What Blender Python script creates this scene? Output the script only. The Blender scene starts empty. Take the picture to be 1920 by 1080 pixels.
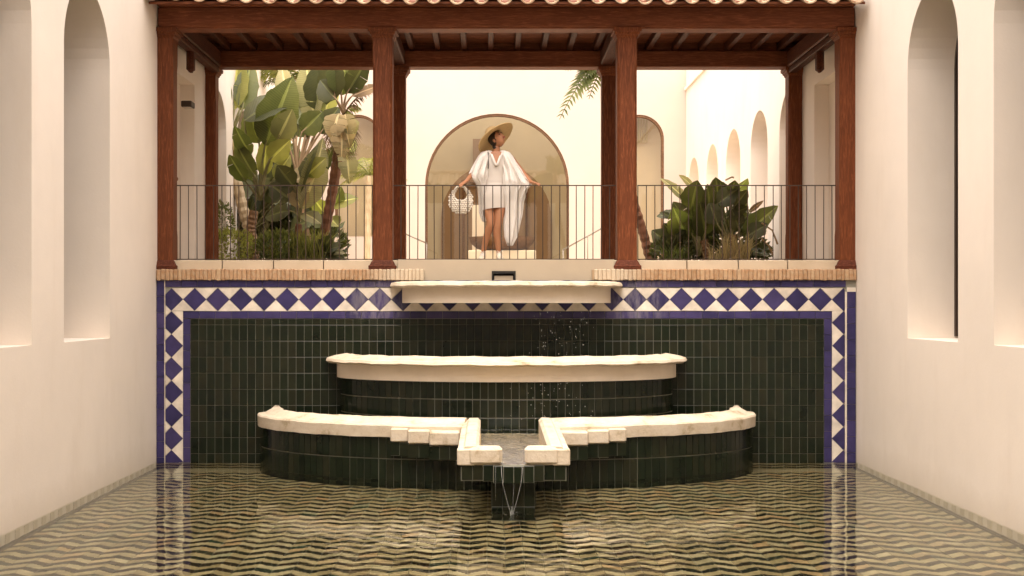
import bpy, math, random
from mathutils import Vector, Matrix
R = math.radians
random.seed(11)
scene = bpy.context.scene
COL = scene.collection

# ------------------------------------------------------------------ camera
F, PX, PY, CX, CZ, DW = 2280.0, 918.0, 570.0, -0.207, 1.95, 15.0
cam_data = bpy.data.cameras.new('camera')
cam_data.sensor_width = 36.0
cam_data.lens = F / 1920.0 * 36.0
cam_data.shift_x = (960 - PX) / 1920.0
cam_data.shift_y = (PY - 540) / 1920.0
cam_data.clip_end = 3000
cam = bpy.data.objects.new('camera', cam_data)
cam.location = (CX, 0, CZ)
cam.rotation_euler = (R(90), 0, 0)
COL.objects.link(cam)
scene.camera = cam

# ------------------------------------------------------------------ light
SUN_EL, SUN_AZ = 73.0, 10.0            # the sun stands behind the viewer, to the left
world = bpy.data.worlds.new('World'); scene.world = world; world.use_nodes = True
wn = world.node_tree; wn.nodes.clear()
sky = wn.nodes.new('ShaderNodeTexSky'); sky.sky_type = 'NISHITA'; sky.sun_disc = False
sky.sun_elevation = R(SUN_EL); sky.sun_rotation = R(180 + SUN_AZ)
sky.air_density = 1.0; sky.dust_density = 3.0; sky.ozone_density = 0.6
hs = wn.nodes.new('ShaderNodeHueSaturation'); hs.inputs['Saturation'].default_value = 0.25
tint = wn.nodes.new('ShaderNodeMixRGB'); tint.blend_type = 'MULTIPLY'; tint.inputs[0].default_value = 1.0
tint.inputs[2].default_value = (1.0, 0.905, 0.81, 1)
bg = wn.nodes.new('ShaderNodeBackground'); bg.inputs['Strength'].default_value = 0.15
wo = wn.nodes.new('ShaderNodeOutputWorld')
wn.links.new(sky.outputs[0], hs.inputs['Color']); wn.links.new(hs.outputs[0], tint.inputs[1])
wn.links.new(tint.outputs[0], bg.inputs[0]); wn.links.new(bg.outputs[0], wo.inputs[0])
sd = bpy.data.lights.new('sun', 'SUN'); sd.energy = 0.5; sd.angle = R(70); sd.color = (1.0, 0.92, 0.82)
sun = bpy.data.objects.new('sun', sd); COL.objects.link(sun)
sdir = Vector((math.cos(R(SUN_EL)) * math.sin(R(SUN_AZ)), math.cos(R(SUN_EL)) * math.cos(R(SUN_AZ)), -math.sin(R(SUN_EL))))
sun.rotation_euler = sdir.to_track_quat('-Z', 'Y').to_euler()
vs = scene.view_settings
vs.view_transform = 'Standard'; vs.look = 'None'; vs.gamma = 1.0; vs.use_curve_mapping = False
vs.exposure = 2.42
scene.render.engine = 'CYCLES'
cy = scene.cycles
cy.max_bounces = 10; cy.diffuse_bounces = 5; cy.glossy_bounces = 5; cy.transmission_bounces = 8; cy.transparent_max_bounces = 12
cy.caustics_refractive = True; cy.caustics_reflective = False; cy.use_denoising = True
cy.sample_clamp_indirect = 6.0

# ------------------------------------------------------------------ helpers
def P(px, py, d): return Vector((CX + (px - PX) * d / F, d, CZ + (PY - py) * d / F))
def U(px): return CX + (px - PX) * DW / F
def V(py): return CZ + (PY - py) * DW / F

class MB:
    def __init__(s): s.v = []; s.f = []; s.m = []; s.uv = None
    def add(s, verts, faces, mi=0):
        n = len(s.v); s.v += [tuple(v) for v in verts]
        for f in faces: s.f.append(tuple(n + i for i in f)); s.m.append(mi)
        return s
    def box(s, x0, x1, y0, y1, z0, z1, mi=0):
        v = [(x0,y0,z0),(x1,y0,z0),(x1,y1,z0),(x0,y1,z0),(x0,y0,z1),(x1,y0,z1),(x1,y1,z1),(x0,y1,z1)]
        return s.add(v, [(0,3,2,1),(4,5,6,7),(0,1,5,4),(1,2,6,5),(2,3,7,6),(3,0,4,7)], mi)
    def cbox(s, x0, x1, y0, y1, z0, z1, c=0.01, mi=0):
        """box with chamfered edges all round (stacked rings)"""
        def ring(i, z): return [(x0+i+c,y0+i,z),(x1-i-c,y0+i,z),(x1-i,y0+i+c,z),(x1-i,y1-i-c,z),(x1-i-c,y1-i,z),(x0+i+c,y1-i,z),(x0+i,y1-i-c,z),(x0+i,y0+i+c,z)]
        rs = [ring(c,z0), ring(0,z0+c), ring(0,z1-c), ring(c,z1)]
        return s.loft(rs, True, True, True, mi)
    def loft(s, rings, closed=True, cap0=False, cap1=False, mi=0):
        n0 = len(s.v); k = len(rings[0])
        for r in rings: s.v += [tuple(p) for p in r]
        for i in range(len(rings) - 1):
            for j in range(k if closed else k - 1):
                a = n0 + i*k + j; b = n0 + i*k + (j+1) % k
                s.f.append((a, b, b + k, a + k)); s.m.append(mi)
        if cap0: s.f.append(tuple(n0 + j for j in reversed(range(k)))); s.m.append(mi)
        if cap1: s.f.append(tuple(n0 + (len(rings)-1)*k + j for j in range(k))); s.m.append(mi)
        return s
    def tube(s, pts, rad, n=6, cap=True, mi=0):
        pts = [Vector(p) for p in pts]; rings = []
        if not isinstance(rad, (list, tuple)): rad = [rad] * len(pts)
        for i, p in enumerate(pts):
            t = (pts[min(i+1, len(pts)-1)] - pts[max(i-1, 0)]).normalized()
            up = Vector((0,0,1)) if abs(t.z) < .9 else Vector((0,1,0))
            a = t.cross(up).normalized(); b = t.cross(a).normalized()
            rings.append([p + (a*math.cos(2*math.pi*j/n) + b*math.sin(2*math.pi*j/n)) * rad[i] for j in range(n)])
        return s.loft(rings, True, cap, cap, mi)
    def ball(s, c, rx, ry=None, rz=None, n=8, m=5, mi=0, basis=None):
        ry = ry or rx; rz = rz or rx; c = Vector(c); rings = []
        for i in range(m + 1):
            th = -math.pi/2 + math.pi * (i + .02) / (m + .04)
            rr = []
            for j in range(n):
                ph = 2*math.pi*j/n
                q = Vector((rx*math.cos(th)*math.cos(ph), ry*math.cos(th)*math.sin(ph), rz*math.sin(th)))
                rr.append(c + (basis @ q if basis else q))
            rings.append(rr)
        return s.loft(rings, True, True, True, mi)
    def prism(s, poly, y0, y1, inset=0.0, mi=0):
        """poly of (x,z) counter-clockwise seen from the camera, face at y0, back at y1"""
        cx = sum(p[0] for p in poly)/len(poly); cz = sum(p[1] for p in poly)/len(poly)
        def sh(p, k):
            d = math.hypot(p[0]-cx, p[1]-cz) or 1; q = max(0, 1 - k/d); return (cx+(p[0]-cx)*q, cz+(p[1]-cz)*q)
        r1 = [(p[0], y1, p[1]) for p in poly]; r2 = [(p[0], y0 + inset*.6, p[1]) for p in poly]
        r3 = [(*(lambda q: (q[0], y0, q[1]))(sh(p, inset)),) for p in poly]
        return s.loft([r1, r2, r3] if inset else [r1, r3], True, False, True, mi)
    def mesh(s, name, smooth=False):
        me = bpy.data.meshes.new(name); me.from_pydata(s.v, [], s.f)
        if any(s.m): me.polygons.foreach_set('material_index', s.m)
        if smooth: me.polygons.foreach_set('use_smooth', [True]*len(me.polygons))
        if s.uv:
            ul = me.uv_layers.new(name='UVMap')
            for l in me.loops: ul.data[l.index].uv = s.uv[l.vertex_index]
        me.update(); return me
    def build(s, name, mat, parent=None, smooth=False, loc=None):
        return link(name, s.mesh(name, smooth), mat, parent, loc)

def link(name, me, mat, parent=None, loc=None, rot=None):
    mats = mat if isinstance(mat, (list, tuple)) else [mat]
    if not me.materials:
        for m in mats: me.materials.append(M[m])
    o = bpy.data.objects.new(name, me); COL.objects.link(o)
    if loc is not None: o.location = loc
    if rot is not None: o.rotation_euler = rot
    if parent is not None: o.parent = parent
    return o
def empty(name, loc=(0,0,0), label=None, cat=None, group=None):
    o = bpy.data.objects.new(name, None); COL.objects.link(o); o.location = loc
    o.empty_display_size = .1
    if label: tag(o, label, cat, group)
    return o
def tag(o, label, cat, group=None):
    o['label'] = label; o['category'] = cat
    if group: o['group'] = group
    return o
def kind(o, k): o['kind'] = k; return o
def recalc(o):
    import bmesh
    bm = bmesh.new(); bm.from_mesh(o.data); bmesh.ops.recalc_face_normals(bm, faces=bm.faces); bm.to_mesh(o.data); bm.free(); return o

# ------------------------------------------------------------------ materials
M = {}
class NT:
    def __init__(s, name, rough=.6, spec=.5):
        m = bpy.data.materials.new(name); m.use_nodes = True; M[name] = m
        s.m = m; s.t = m.node_tree; s.b = s.t.nodes['Principled BSDF']; s.out = s.t.nodes['Material Output']
        s.b.inputs['Roughness'].default_value = rough; s.b.inputs['Specular IOR Level'].default_value = spec
        s._c = None
    def n(s, typ, **kw):
        x = s.t.nodes.new(typ)
        for k, v in kw.items():
            if k in x.inputs: x.inputs[k].default_value = v
            else: setattr(x, k, v)
        return x
    def l(s, a, b): s.t.links.new(a, b)
    def coord(s, which='Object', scale=(1,1,1)):
        tc = s.n('ShaderNodeTexCoord'); mp = s.n('ShaderNodeMapping'); mp.inputs['Scale'].default_value = scale
        s.l(tc.outputs[which], mp.inputs[0]); return mp.outputs[0]
    def pos(s, scale=(1,1,1)):
        g = s.n('ShaderNodeNewGeometry'); mp = s.n('ShaderNodeMapping'); mp.inputs['Scale'].default_value = scale
        s.l(g.outputs['Position'], mp.inputs[0]); return mp.outputs[0]
    def noise(s, vec, scale, detail=4, rough=.55, dist=0):
        x = s.n('ShaderNodeTexNoise'); x.inputs['Scale'].default_value = scale; x.inputs['Detail'].default_value = detail
        x.inputs['Roughness'].default_value = rough; x.inputs['Distortion'].default_value = dist
        s.l(vec, x.inputs['Vector']); return x.outputs['Fac']
    def ramp(s, fac, stops):
        x = s.n('ShaderNodeValToRGB'); e = x.color_ramp.elements
        while len(e) < len(stops): e.new(.5)
        for i, (p, c) in enumerate(stops):
            e[i].position = p; e[i].color = (*c, 1) if len(c) == 3 else c
        s.l(fac, x.inputs[0]); return x.outputs[0]
    def mix(s, fac, a, b, mode='MIX'):
        x = s.n('ShaderNodeMixRGB'); x.blend_type = mode
        for i, q in enumerate((fac, a, b)):
            if isinstance(q, (int, float)): x.inputs[i].default_value = q
            elif isinstance(q, tuple): x.inputs[i].default_value = (*q, 1) if len(q) == 3 else q
            else: s.l(q, x.inputs[i])
        return x.outputs[0]
    def math(s, op, a, b=None, clamp=False):
        x = s.n('ShaderNodeMath'); x.operation = op; x.use_clamp = clamp
        for i, q in enumerate((a, b)):
            if q is None: continue
            if isinstance(q, (int, float)): x.inputs[i].default_value = q
            else: s.l(q, x.inputs[i])
        return x.outputs[0]
    def color(s, c):
        if isinstance(c, tuple): s.b.inputs['Base Color'].default_value = (*c, 1)
        else: s.l(c, s.b.inputs['Base Color'])
        return s
    def bump(s, h, strength=.3, dist=.01):
        x = s.n('ShaderNodeBump'); x.inputs['Strength'].default_value = strength; x.inputs['Distance'].default_value = dist
        s.l(h, x.inputs['Height']); s.l(x.outputs[0], s.b.inputs['Normal']); return s
    def rnd(s):
        o = s.n('ShaderNodeObjectInfo'); g = s.n('ShaderNodeNewGeometry')
        a = s.math('ADD', o.outputs['Random'], g.outputs['Random Per Island']); return s.math('FRACT', a)
    def rough(s, q): s.l(q, s.b.inputs['Roughness']); return s

def plaster(name, c, var=.05):
    t = NT(name, .85, .25); p = t.pos()
    n1 = t.noise(p, .5, 5); n2 = t.noise(p, 3.0, 6)
    d = tuple(q*(1-var*1.6) for q in c); li = tuple(min(.95, q*(1+var*.5)) for q in c)
    a = t.ramp(n1, [(.3, d), (.7, li)])
    a = t.mix(.25, a, t.ramp(n2, [(.35, d), (.65, c)]))
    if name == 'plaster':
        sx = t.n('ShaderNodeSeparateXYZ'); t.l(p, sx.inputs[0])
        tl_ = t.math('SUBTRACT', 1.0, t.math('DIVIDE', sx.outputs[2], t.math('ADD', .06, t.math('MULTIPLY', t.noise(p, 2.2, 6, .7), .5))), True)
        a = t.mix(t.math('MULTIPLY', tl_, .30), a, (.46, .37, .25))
        st = t.ramp(t.noise(t.pos((1.5, 1.5, .35)), 1.6, 7, .65), [(.52, (0,0,0)), (.75, (.16,.16,.16))])
        a = t.mix(st, a, (.60, .48, .36))
    t.color(a); t.bump(t.math('ADD', n2, t.math('MULTIPLY', t.noise(p, 40, 3), .35)), .22, .012)
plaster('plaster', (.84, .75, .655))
plaster('plaster_warm', (.74, .60, .44))
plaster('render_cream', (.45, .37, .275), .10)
plaster('plaster_far', (.53, .44, .375))
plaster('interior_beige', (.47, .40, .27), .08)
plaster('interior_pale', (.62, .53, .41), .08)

def wood(name, a, b, sc=(1,1,1), rough=.55):
    t = NT(name, rough, .15); p = t.coord('Object', sc)
    n1 = t.noise(p, 9, 6, .6, 1.2); n2 = t.noise(t.coord('Object'), 1.3, 3); n3 = t.noise(p, 45, 3)
    c = t.ramp(n1, [(.32, tuple(q*.7 for q in a)), (.5, a), (.68, b)])
    c = t.mix(t.math('MULTIPLY', n2, .55), c, tuple(q*.45 for q in a))
    r = t.rnd(); c = t.mix(1.0, c, t.ramp(r, [(0, (.78,.78,.78)), (1, (1.1,1.05,1.0))]), 'MULTIPLY')
    t.color(c).bump(t.math('ADD', n1, n3), .35, .006)
wood('wood_post', (.175, .052, .019), (.31, .100, .040), (6, 6, .5))
wood('wood_beam', (.23, .075, .034), (.40, .145, .070), (.5, 6, 6))
wood('wood_rafter', (.085, .026, .012), (.16, .048, .020), (6, .6, 6))
wood('wood_base', (.10, .030, .016), (.17, .055, .028), (3, 3, 3), .75)
wood('wood_frame', (.16, .085, .045), (.24, .13, .075), (2, 2, 2))

def tile(name, stops, rough=.18, stain=True, spec=.22, bloom=0.0):
    t = NT(name, rough, spec); p = t.pos()
    c = t.ramp(t.rnd(), stops)
    n = t.noise(p, 7, 5); c = t.mix(.45, c, t.mix(1, c, t.ramp(n, [(.3, (.45,.45,.45)), (.75, (1.35,1.35,1.35))]), 'MULTIPLY'))
    if stain:
        # lime bloom left by running water around the upper basin and down the wall
        sx = t.n('ShaderNodeSeparateXYZ'); t.l(p, sx.inputs[0])
        dx = t.math('SUBTRACT', t.math('ABSOLUTE', sx.outputs[0]), 1.62); dz = t.math('SUBTRACT', sx.outputs[2], 2.0)
        d2 = t.math('ADD', t.math('POWER', t.math('MULTIPLY', dx, 2.4), 2), t.math('POWER', t.math('MULTIPLY', dz, 1.7), 2))
        mask = t.math('SUBTRACT', 1.0, d2, True)
        st = t.ramp(t.noise(t.pos((3, 3, .8)), 4, 7, .7), [(.40, (0,0,0)), (.72, (1,1,1))])
        f = t.math('MULTIPLY', t.math('MULTIPLY', mask, st), bloom)
        st2 = t.ramp(t.noise(t.pos((5, 5, .6)), 2.2, 8, .75), [(.60, (0,0,0)), (.80, (.05,.05,.05))])
        f = t.math('ADD', f, st2, True)
        c = t.mix(f, c, (.46, .42, .38))
        t.rough(t.math('ADD', rough, t.math('MULTIPLY', f, .6)))
    t.color(c); t.bump(t.noise(p, 14, 3), .10, .006)
tile('tile_blue', [(0, (.032, .027, .085)), (.5, (.045, .037, .118)), (1, (.060, .047, .130))], .22, bloom=.42)
tile('tile_white', [(0, (.66, .58, .48)), (1, (.76, .69, .59))], .25, False)
tile('tile_green', [(0, (.006, .010, .005)), (.5, (.010, .015, .0075)), (1, (.018, .019, .010))], .14, bloom=.05)
tile('pool_dark', [(0, (.006, .007, .004)), (.45, (.012, .010, .005)), (.8, (.026, .012, .005)), (1, (.010, .028, .016))], .35, False)
tile('pool_light', [(0, (.26, .20, .10)), (.35, (.34, .27, .145)), (.75, (.40, .335, .20)), (.9, (.37, .245, .12)), (1, (.29, .27, .165))], .35, False)
NT('grout', .9).color((.30, .29, .24))
NT('grout_dark', .9).color((.21, .205, .16))
NT('pool_mid', .6, .2).color((.56, .47, .35))
NT('grout_pool', .9).color((.28, .23, .14))

t = NT('coping', .7, .3); p = t.pos(); n1 = t.noise(p, 5, 6, .65); n2 = t.noise(p, 26, 5)
c = t.ramp(n1, [(.30, (.33, .25, .15)), (.43, (.53, .445, .335)), (.75, (.62, .545, .445))])
c = t.mix(t.ramp(n2, [(.55, (0,0,0)), (.75, (.35,.35,.35))]), c, (.33, .25, .14))
t.color(c).bump(t.math('ADD', n1, n2), .5, .012)
t = NT('sand', .9, .2); n1 = t.noise(t.pos((1,2.5,1)), 6, 6); t.color(t.ramp(n1, [(.3, (.58,.42,.20)), (.7, (.76,.59,.34))]))
t = NT('whitewash', .8, .3); p = t.pos(); n1 = t.noise(p, 2.5, 6, .6)
t.color(t.ramp(n1, [(.3, (.66, .57, .46)), (.65, (.76, .67, .56))])).bump(t.noise(p, 18, 4), .25, .01)
t = NT('brick', .9, .2); p = t.pos(); n = t.noise(p, 22, 5)
c = t.ramp(t.rnd(), [(0, (.34, .195, .10)), (.4, (.39, .23, .125)), (.8, (.42, .255, .14)), (1, (.45, .30, .175))])
c = t.mix(t.ramp(n, [(.4, (0,0,0)), (.8, (.6,.6,.6))]), c, (.50, .41, .29))
sx = t.n('ShaderNodeSeparateXYZ'); t.l(p, sx.inputs[0])
lime = t.math('MULTIPLY', t.math('SUBTRACT', 1.75, t.math('ABSOLUTE', sx.outputs[0])), 3.0, True)
c = t.mix(t.math('MULTIPLY', lime, .8, True), c, (.52, .44, .33)); t.color(c).bump(n, .6, .012)
NT('brick_mortar', .95).color((.36, .25, .15))
t = NT('curb_stone', .75, .3); p = t.pos(); n = t.noise(p, 3, 6)
t.color(t.ramp(n, [(.3, (.46, .37, .26)), (.7, (.55, .455, .335))])).bump(t.noise(p, 40, 4), .15, .005)
t = NT('paving', .8, .3); p = t.pos(); n = t.noise(p, 2, 6); t.color(t.ramp(n, [(.3, (.50, .42, .31)), (.7, (.62, .53, .41))]))
t = NT('soil', .95); p = t.pos(); n = t.noise(p, 9, 6); t.color(t.ramp(n, [(.3, (.03, .02, .012)), (.7, (.09, .06, .035))])).bump(n, .8, .04)
NT('dark_void', .9).color((.012, .010, .008))
NT('iron', .5, .4).color((.045, .026, .016))
NT('steel', .35).color((.20, .17, .13))
t = NT('roof_tile', .8, .25); p = t.pos(); n = t.noise(p, 11, 6, .65)
c = t.ramp(t.rnd(), [(0, (.36, .22, .13)), (.5, (.45, .31, .195)), (1, (.52, .385, .26))])
c = t.mix(t.ramp(n, [(.42, (0,0,0)), (.7, (.7,.7,.7))]), c, (.40, .33, .24)); t.color(c).bump(n, .5, .01)

# water: a real refracting surface
t = NT('water', .0); t.t.nodes.remove(t.b)
gl = t.n('ShaderNodeBsdfGlass', IOR=1.333, Roughness=0.0); gl.inputs['Color'].default_value = (.96, .98, .93, 1)
p = t.pos((1, 1, 1)); p2 = t.pos((.55, 1.6, 1))
h = t.noise(p2, 1.6, 2, .5)
patch = t.ramp(t.noise(p, .55, 2), [(.46, (0,0,0)), (.66, (1,1,1))])
h = t.math('ADD', h, t.math('MULTIPLY', t.math('MULTIPLY', t.noise(p2, 7.5, 3, .55), .55), patch))
h = t.math('ADD', h, t.math('MULTIPLY', t.noise(t.pos((.5, 2.2, 1)), 9.0, 2, .5), .07))
# rings running out from where the spout falls
vd = t.n('ShaderNodeVectorMath'); vd.operation = 'DISTANCE'; t.l(p, vd.inputs[0]); vd.inputs[1].default_value = (.02, 11.22, 0)
rg = t.math('MULTIPLY', t.math('SINE', t.math('MULTIPLY', vd.outputs['Value'], 34.0)), t.math('MULTIPLY', t.math('SUBTRACT', 1.0, t.math('MULTIPLY', vd.outputs['Value'], .30), True), .10))
h = t.math('ADD', h, rg)
bp = t.n('ShaderNodeBump', Strength=1.0, Distance=.0085); t.l(h, bp.inputs['Height']); t.l(bp.outputs[0], gl.inputs['Normal'])
t.l(gl.outputs[0], t.out.inputs['Surface'])
t = NT('basin_water', .0); t.t.nodes.remove(t.b)
gl = t.n('ShaderNodeBsdfGlass', IOR=1.333, Roughness=0.0); gl.inputs['Color'].default_value = (.95, .97, .9, 1)
h = t.noise(t.pos((.8, 1.8, 1)), 9, 3); bp = t.n('ShaderNodeBump', Strength=1.0, Distance=.012); t.l(h, bp.inputs['Height']); t.l(bp.outputs[0], gl.inputs['Normal'])
t.l(gl.outputs[0], t.out.inputs['Surface'])
t = NT('channel_water', .0); t.t.nodes.remove(t.b)
tr = t.n('ShaderNodeBsdfTransparent'); tr.inputs[0].default_value = (.93, .91, .84, 1); gs = t.n('ShaderNodeBsdfGlossy', Roughness=.03); fr = t.n('ShaderNodeFresnel', IOR=1.333)
h = t.noise(t.pos((1.2, 3.2, 1)), 11, 3); bp = t.n('ShaderNodeBump', Strength=1.0, Distance=.035); t.l(h, bp.inputs['Height']); t.l(bp.outputs[0], gs.inputs['Normal']); t.l(bp.outputs[0], fr.inputs['Normal'])
mx = t.n('ShaderNodeMixShader'); t.l(fr.outputs[0], mx.inputs[0]); t.l(tr.outputs[0], mx.inputs[1]); t.l(gs.outputs[0], mx.inputs[2]); t.l(mx.outputs[0], t.out.inputs['Surface'])
t = NT('stream', .05); t.color((.9, .92, .9)); t.b.inputs['Transmission Weight'].default_value = .88; t.b.inputs['IOR'].default_value = 1.33
t = NT('drops', .2); t.color((.85, .83, .78)); t.b.inputs['Transmission Weight'].default_value = .3
# thin window glass
t = NT('glass', .0); t.t.nodes.remove(t.b)
tr = t.n('ShaderNodeBsdfTransparent'); tr.inputs[0].default_value = (.90, .86, .76, 1)
gs = t.n('ShaderNodeBsdfGlossy', Roughness=.02); fr = t.n('ShaderNodeFresnel', IOR=1.55)
mx = t.n('ShaderNodeMixShader'); t.l(t.math('MULTIPLY', fr.outputs[0], 2.2, True), mx.inputs[0]); t.l(tr.outputs[0], mx.inputs[1]); t.l(gs.outputs[0], mx.inputs[2]); t.l(mx.outputs[0], t.out.inputs['Surface'])

def leafmat(name, a, b, trans=.35, rough=.45):
    t = NT(name, rough, .4)
    uv = t.n('ShaderNodeUVMap'); sp = t.n('ShaderNodeSeparateXYZ'); t.l(uv.outputs[0], sp.inputs[0])
    # side veins and pale midrib
    v = t.math('SINE', t.math('MULTIPLY', t.math('ADD', sp.outputs[1], t.math('MULTIPLY', t.math('ABSOLUTE', sp.outputs[0]), -.12)), 210.0))
    n = t.noise(t.coord('Object'), 4, 5)
    c = t.ramp(n, [(.3, a), (.7, b)])
    c = t.mix(1, c, t.ramp(t.rnd(), [(0, (.65,.7,.6)), (1, (1.25,1.2,1.1))]), 'MULTIPLY')
    c = t.mix(t.math('MULTIPLY', t.math('ADD', v, 1), .07), c, tuple(min(1, q*2.0) for q in b))
    rib = t.math('LESS_THAN', t.math('ABSOLUTE', sp.outputs[0]), .05)
    c = t.mix(t.math('MULTIPLY', rib, .6), c, tuple(min(1, q*2.4) for q in b))
    t.color(c); t.bump(v, .25, .004)
    tl = t.n('ShaderNodeBsdfTranslucent'); t.l(t.mix(1, c, (1.5, 1.6, .8), 'MULTIPLY'), tl.inputs[0])
    mx = t.n('ShaderNodeMixShader'); mx.inputs[0].default_value = trans
    t.l(t.b.outputs[0], mx.inputs[1]); t.l(tl.outputs[0], mx.inputs[2]); t.l(mx.outputs[0], t.out.inputs['Surface'])
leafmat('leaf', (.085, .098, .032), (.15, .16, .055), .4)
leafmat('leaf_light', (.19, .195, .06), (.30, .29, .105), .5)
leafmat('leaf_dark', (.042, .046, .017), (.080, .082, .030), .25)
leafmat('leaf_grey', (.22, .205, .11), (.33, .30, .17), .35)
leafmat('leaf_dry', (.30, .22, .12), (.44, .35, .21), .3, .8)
leafmat('leaf_brown', (.11, .065, .035), (.20, .13, .07), .2, .8)
def stalkmat(name, a, b):
    t = NT(name, .6, .35); n = t.noise(t.coord('Object', (4, 4, .8)), 6, 5)
    t.color(t.ramp(n, [(.3, a), (.7, b)])).bump(n, .4, .01)
stalkmat('stalk', (.16, .15, .06), (.30, .27, .13))
stalkmat('stalk_pink', (.26, .17, .09), (.40, .28, .17))
stalkmat('trunk', (.16, .085, .040), (.36, .21, .11))
stalkmat('trunk_dark', (.11, .045, .022), (.24, .10, .05))
stalkmat('trunk_pale', (.38, .28, .16), (.55, .43, .28))
# person
t = NT('skin', .5, .4); t.color((.43, .195, .10)); t.b.inputs['Subsurface Weight'].default_value = .08; t.b.inputs['Subsurface Radius'].default_value = (.02, .008, .005)
t = NT('cloth_white', .9, .1); n = t.noise(t.coord('Object'), 60, 3); t.color((.80, .755, .71)).bump(n, .15, .003)
t = NT('cloth_dress', .9, .1); n = t.noise(t.coord('Object'), 60, 3); t.color((.66, .60, .545)).bump(n, .15, .003)
NT('hair', .5).color((.022, .010, .006)); NT('lips', .4).color((.36, .07, .055)); NT('eye', .4).color((.05, .02, .014))
t = NT('straw', .8, .2); w = t.noise(t.coord('Object', (1,1,6)), 60, 3); t.color(t.ramp(w, [(.3, (.54, .37, .17)), (.7, (.74, .54, .28))])).bump(w, .4, .004)
NT('shoe', .75).color((.60, .50, .38)); NT('sole', .8).color((.72, .66, .56)); NT('strap', .6).color((.03, .022, .018))
t = NT('rope', .85, .2); w = t.noise(t.coord('Object'), 70, 4); t.color(t.ramp(w, [(.3, (.66, .58, .48)), (.7, (.82, .76, .67))])).bump(w, .6, .006)

# ------------------------------------------------------------------ setting: ground, pool, court floor
HW = 4.32                                   # half width of the court
MB().add([(-600,-600,-.9),(600,-600,-.9),(600,900,-.9),(-600,900,-.9)], [(0,1,2,3)]).build('ground', 'paving')['kind'] = 'structure'
cf = MB().box(-HW+.002, HW-.002, 15.30, 27.98, 2.2, 2.498).build('courtyard_floor', 'paving'); kind(cf, 'structure')
PD = -.55
pf = MB().box(-HW+.003, HW-.003, -4, 14.97, PD-.2, PD-.006).build('pool_floor', 'grout_pool'); kind(pf, 'structure')
# zigzag tiles of the pool floor: bands running across the pool, alternately dark and pale
def pool_tiles():
    hwv, per, dk, amp, th, g = .150, .212, .096, .100, .010, .0010
    ncol = int(2*HW/hwv); hwv = 2*HW/ncol
    cache = {}
    def me(mat, up):
        if (mat, up) not in cache:
            dep = dk if mat == 'pool_dark' else per - dk
            s = amp if up else -amp
            b = MB(); x0, x1 = g/2, hwv - g/2; y0, y1 = g/2, dep - g/2
            base = [(x0, y0, 0), (x1, y0 + s, 0), (x1, y1 + s, 0), (x0, y1, 0)]
            top = [(x0+.003, y0+.003, th), (x1-.003, y0+s+.003, th), (x1-.003, y1+s-.003, th), (x0+.003, y1-.003, th)]
            b.loft([base, top], True, False, True); cache[mat, up] = b
        return cache[mat, up]
    rest = {'pool_dark': MB(), 'pool_light': MB()}; meshes = {}; cnt = 0; spots = []
    for r in range(int(14.8 / per) + 2):
        for mat, off in (('pool_dark', 0), ('pool_light', dk)):
            y = 14.90 - (r + 1) * per + off - .0
            for c in range(ncol):
                up = c % 2 == 0
                yy = y if up else y + amp
                if max(yy, yy + (amp if up else -amp)) + per > 14.97 or yy < 3: continue
                spots.append((yy, mat, up, -HW + c*hwv))
    # pieces showing largest: the nearest rows in the frame
    vis = sorted([q for q in spots if q[0] > 9.3 and abs(q[3] + .1) < 4.05], key=lambda q: q[0])[:300]
    vs_ = set(vis)
    for q in spots:
        yy, mat, up, x = q
        z = PD - .006 + random.uniform(-.0015, .0015)
        if q in vs_:
            b = me(mat, up)
            if (mat, up) not in meshes:
                meshes[mat, up] = b.mesh('zigzag_tile')
            link('zigzag_tile', meshes[mat, up], mat, pf, (x, yy, z))
        else:
            b = me(mat, up); rest[mat].add([(vx + x, vy + yy, vz + z) for vx, vy, vz in b.v], b.f)
    kind(rest['pool_dark'].build('dark_zigzag_bands', 'pool_dark', pf), 'stuff')
    kind(rest['pool_light'].build('pale_zigzag_bands', 'pool_light', pf), 'stuff')
    # submerged sides: upright dark bars, a dark skirting at the bottom
    for sg in (-1, 1):
        b = MB()
        for r in range(70):
            y = 14.90 - (r + .6) * per
            x = sg * (HW - .006)
            b.box(min(x, x + sg*.01), max(x, x + sg*.01), y, y + dk, PD + .02, -.06)
        kind(b.build('submerged_side_bars', 'pool_mid', pf), 'stuff')
        x = sg * HW
        MB().box(min(x, x - sg*.05), max(x, x - sg*.05), -4, 14.96, PD - .001, PD + .09).build('skirting_strip', 'pool_dark', pf)
    b = MB(); bl = MB()
    for r in range(3):
        for c in range(ncol):
            up = c % 2 == 0
            x0 = -HW + .01 + c*hwv; x1 = x0 + hwv - .004; s = .05 if up else -.05
            za = -.30 - r*.19 + (0 if up else .05)
            b.prism([(x0, za), (x1, za + s), (x1, za + s + .085), (x0, za + .085)], 14.962, 14.975)
            bl.prism([(x0, za + .09), (x1, za + s + .09), (x1, za + s + .185), (x0, za + .185)], 14.962, 14.975)
    kind(b.build('submerged_dark_bands', 'pool_dark', pf), 'stuff'); kind(bl.build('submerged_pale_bands', 'pool_light', pf), 'stuff')
pool_tiles()
pw = MB().add([(-HW+.001,-4,0),(HW-.001,-4,0),(HW-.001,14.99,0),(-HW+.001,14.99,0)], [(0,1,2,3)]).build('pool_water', 'water'); kind(pw, 'structure')

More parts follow.
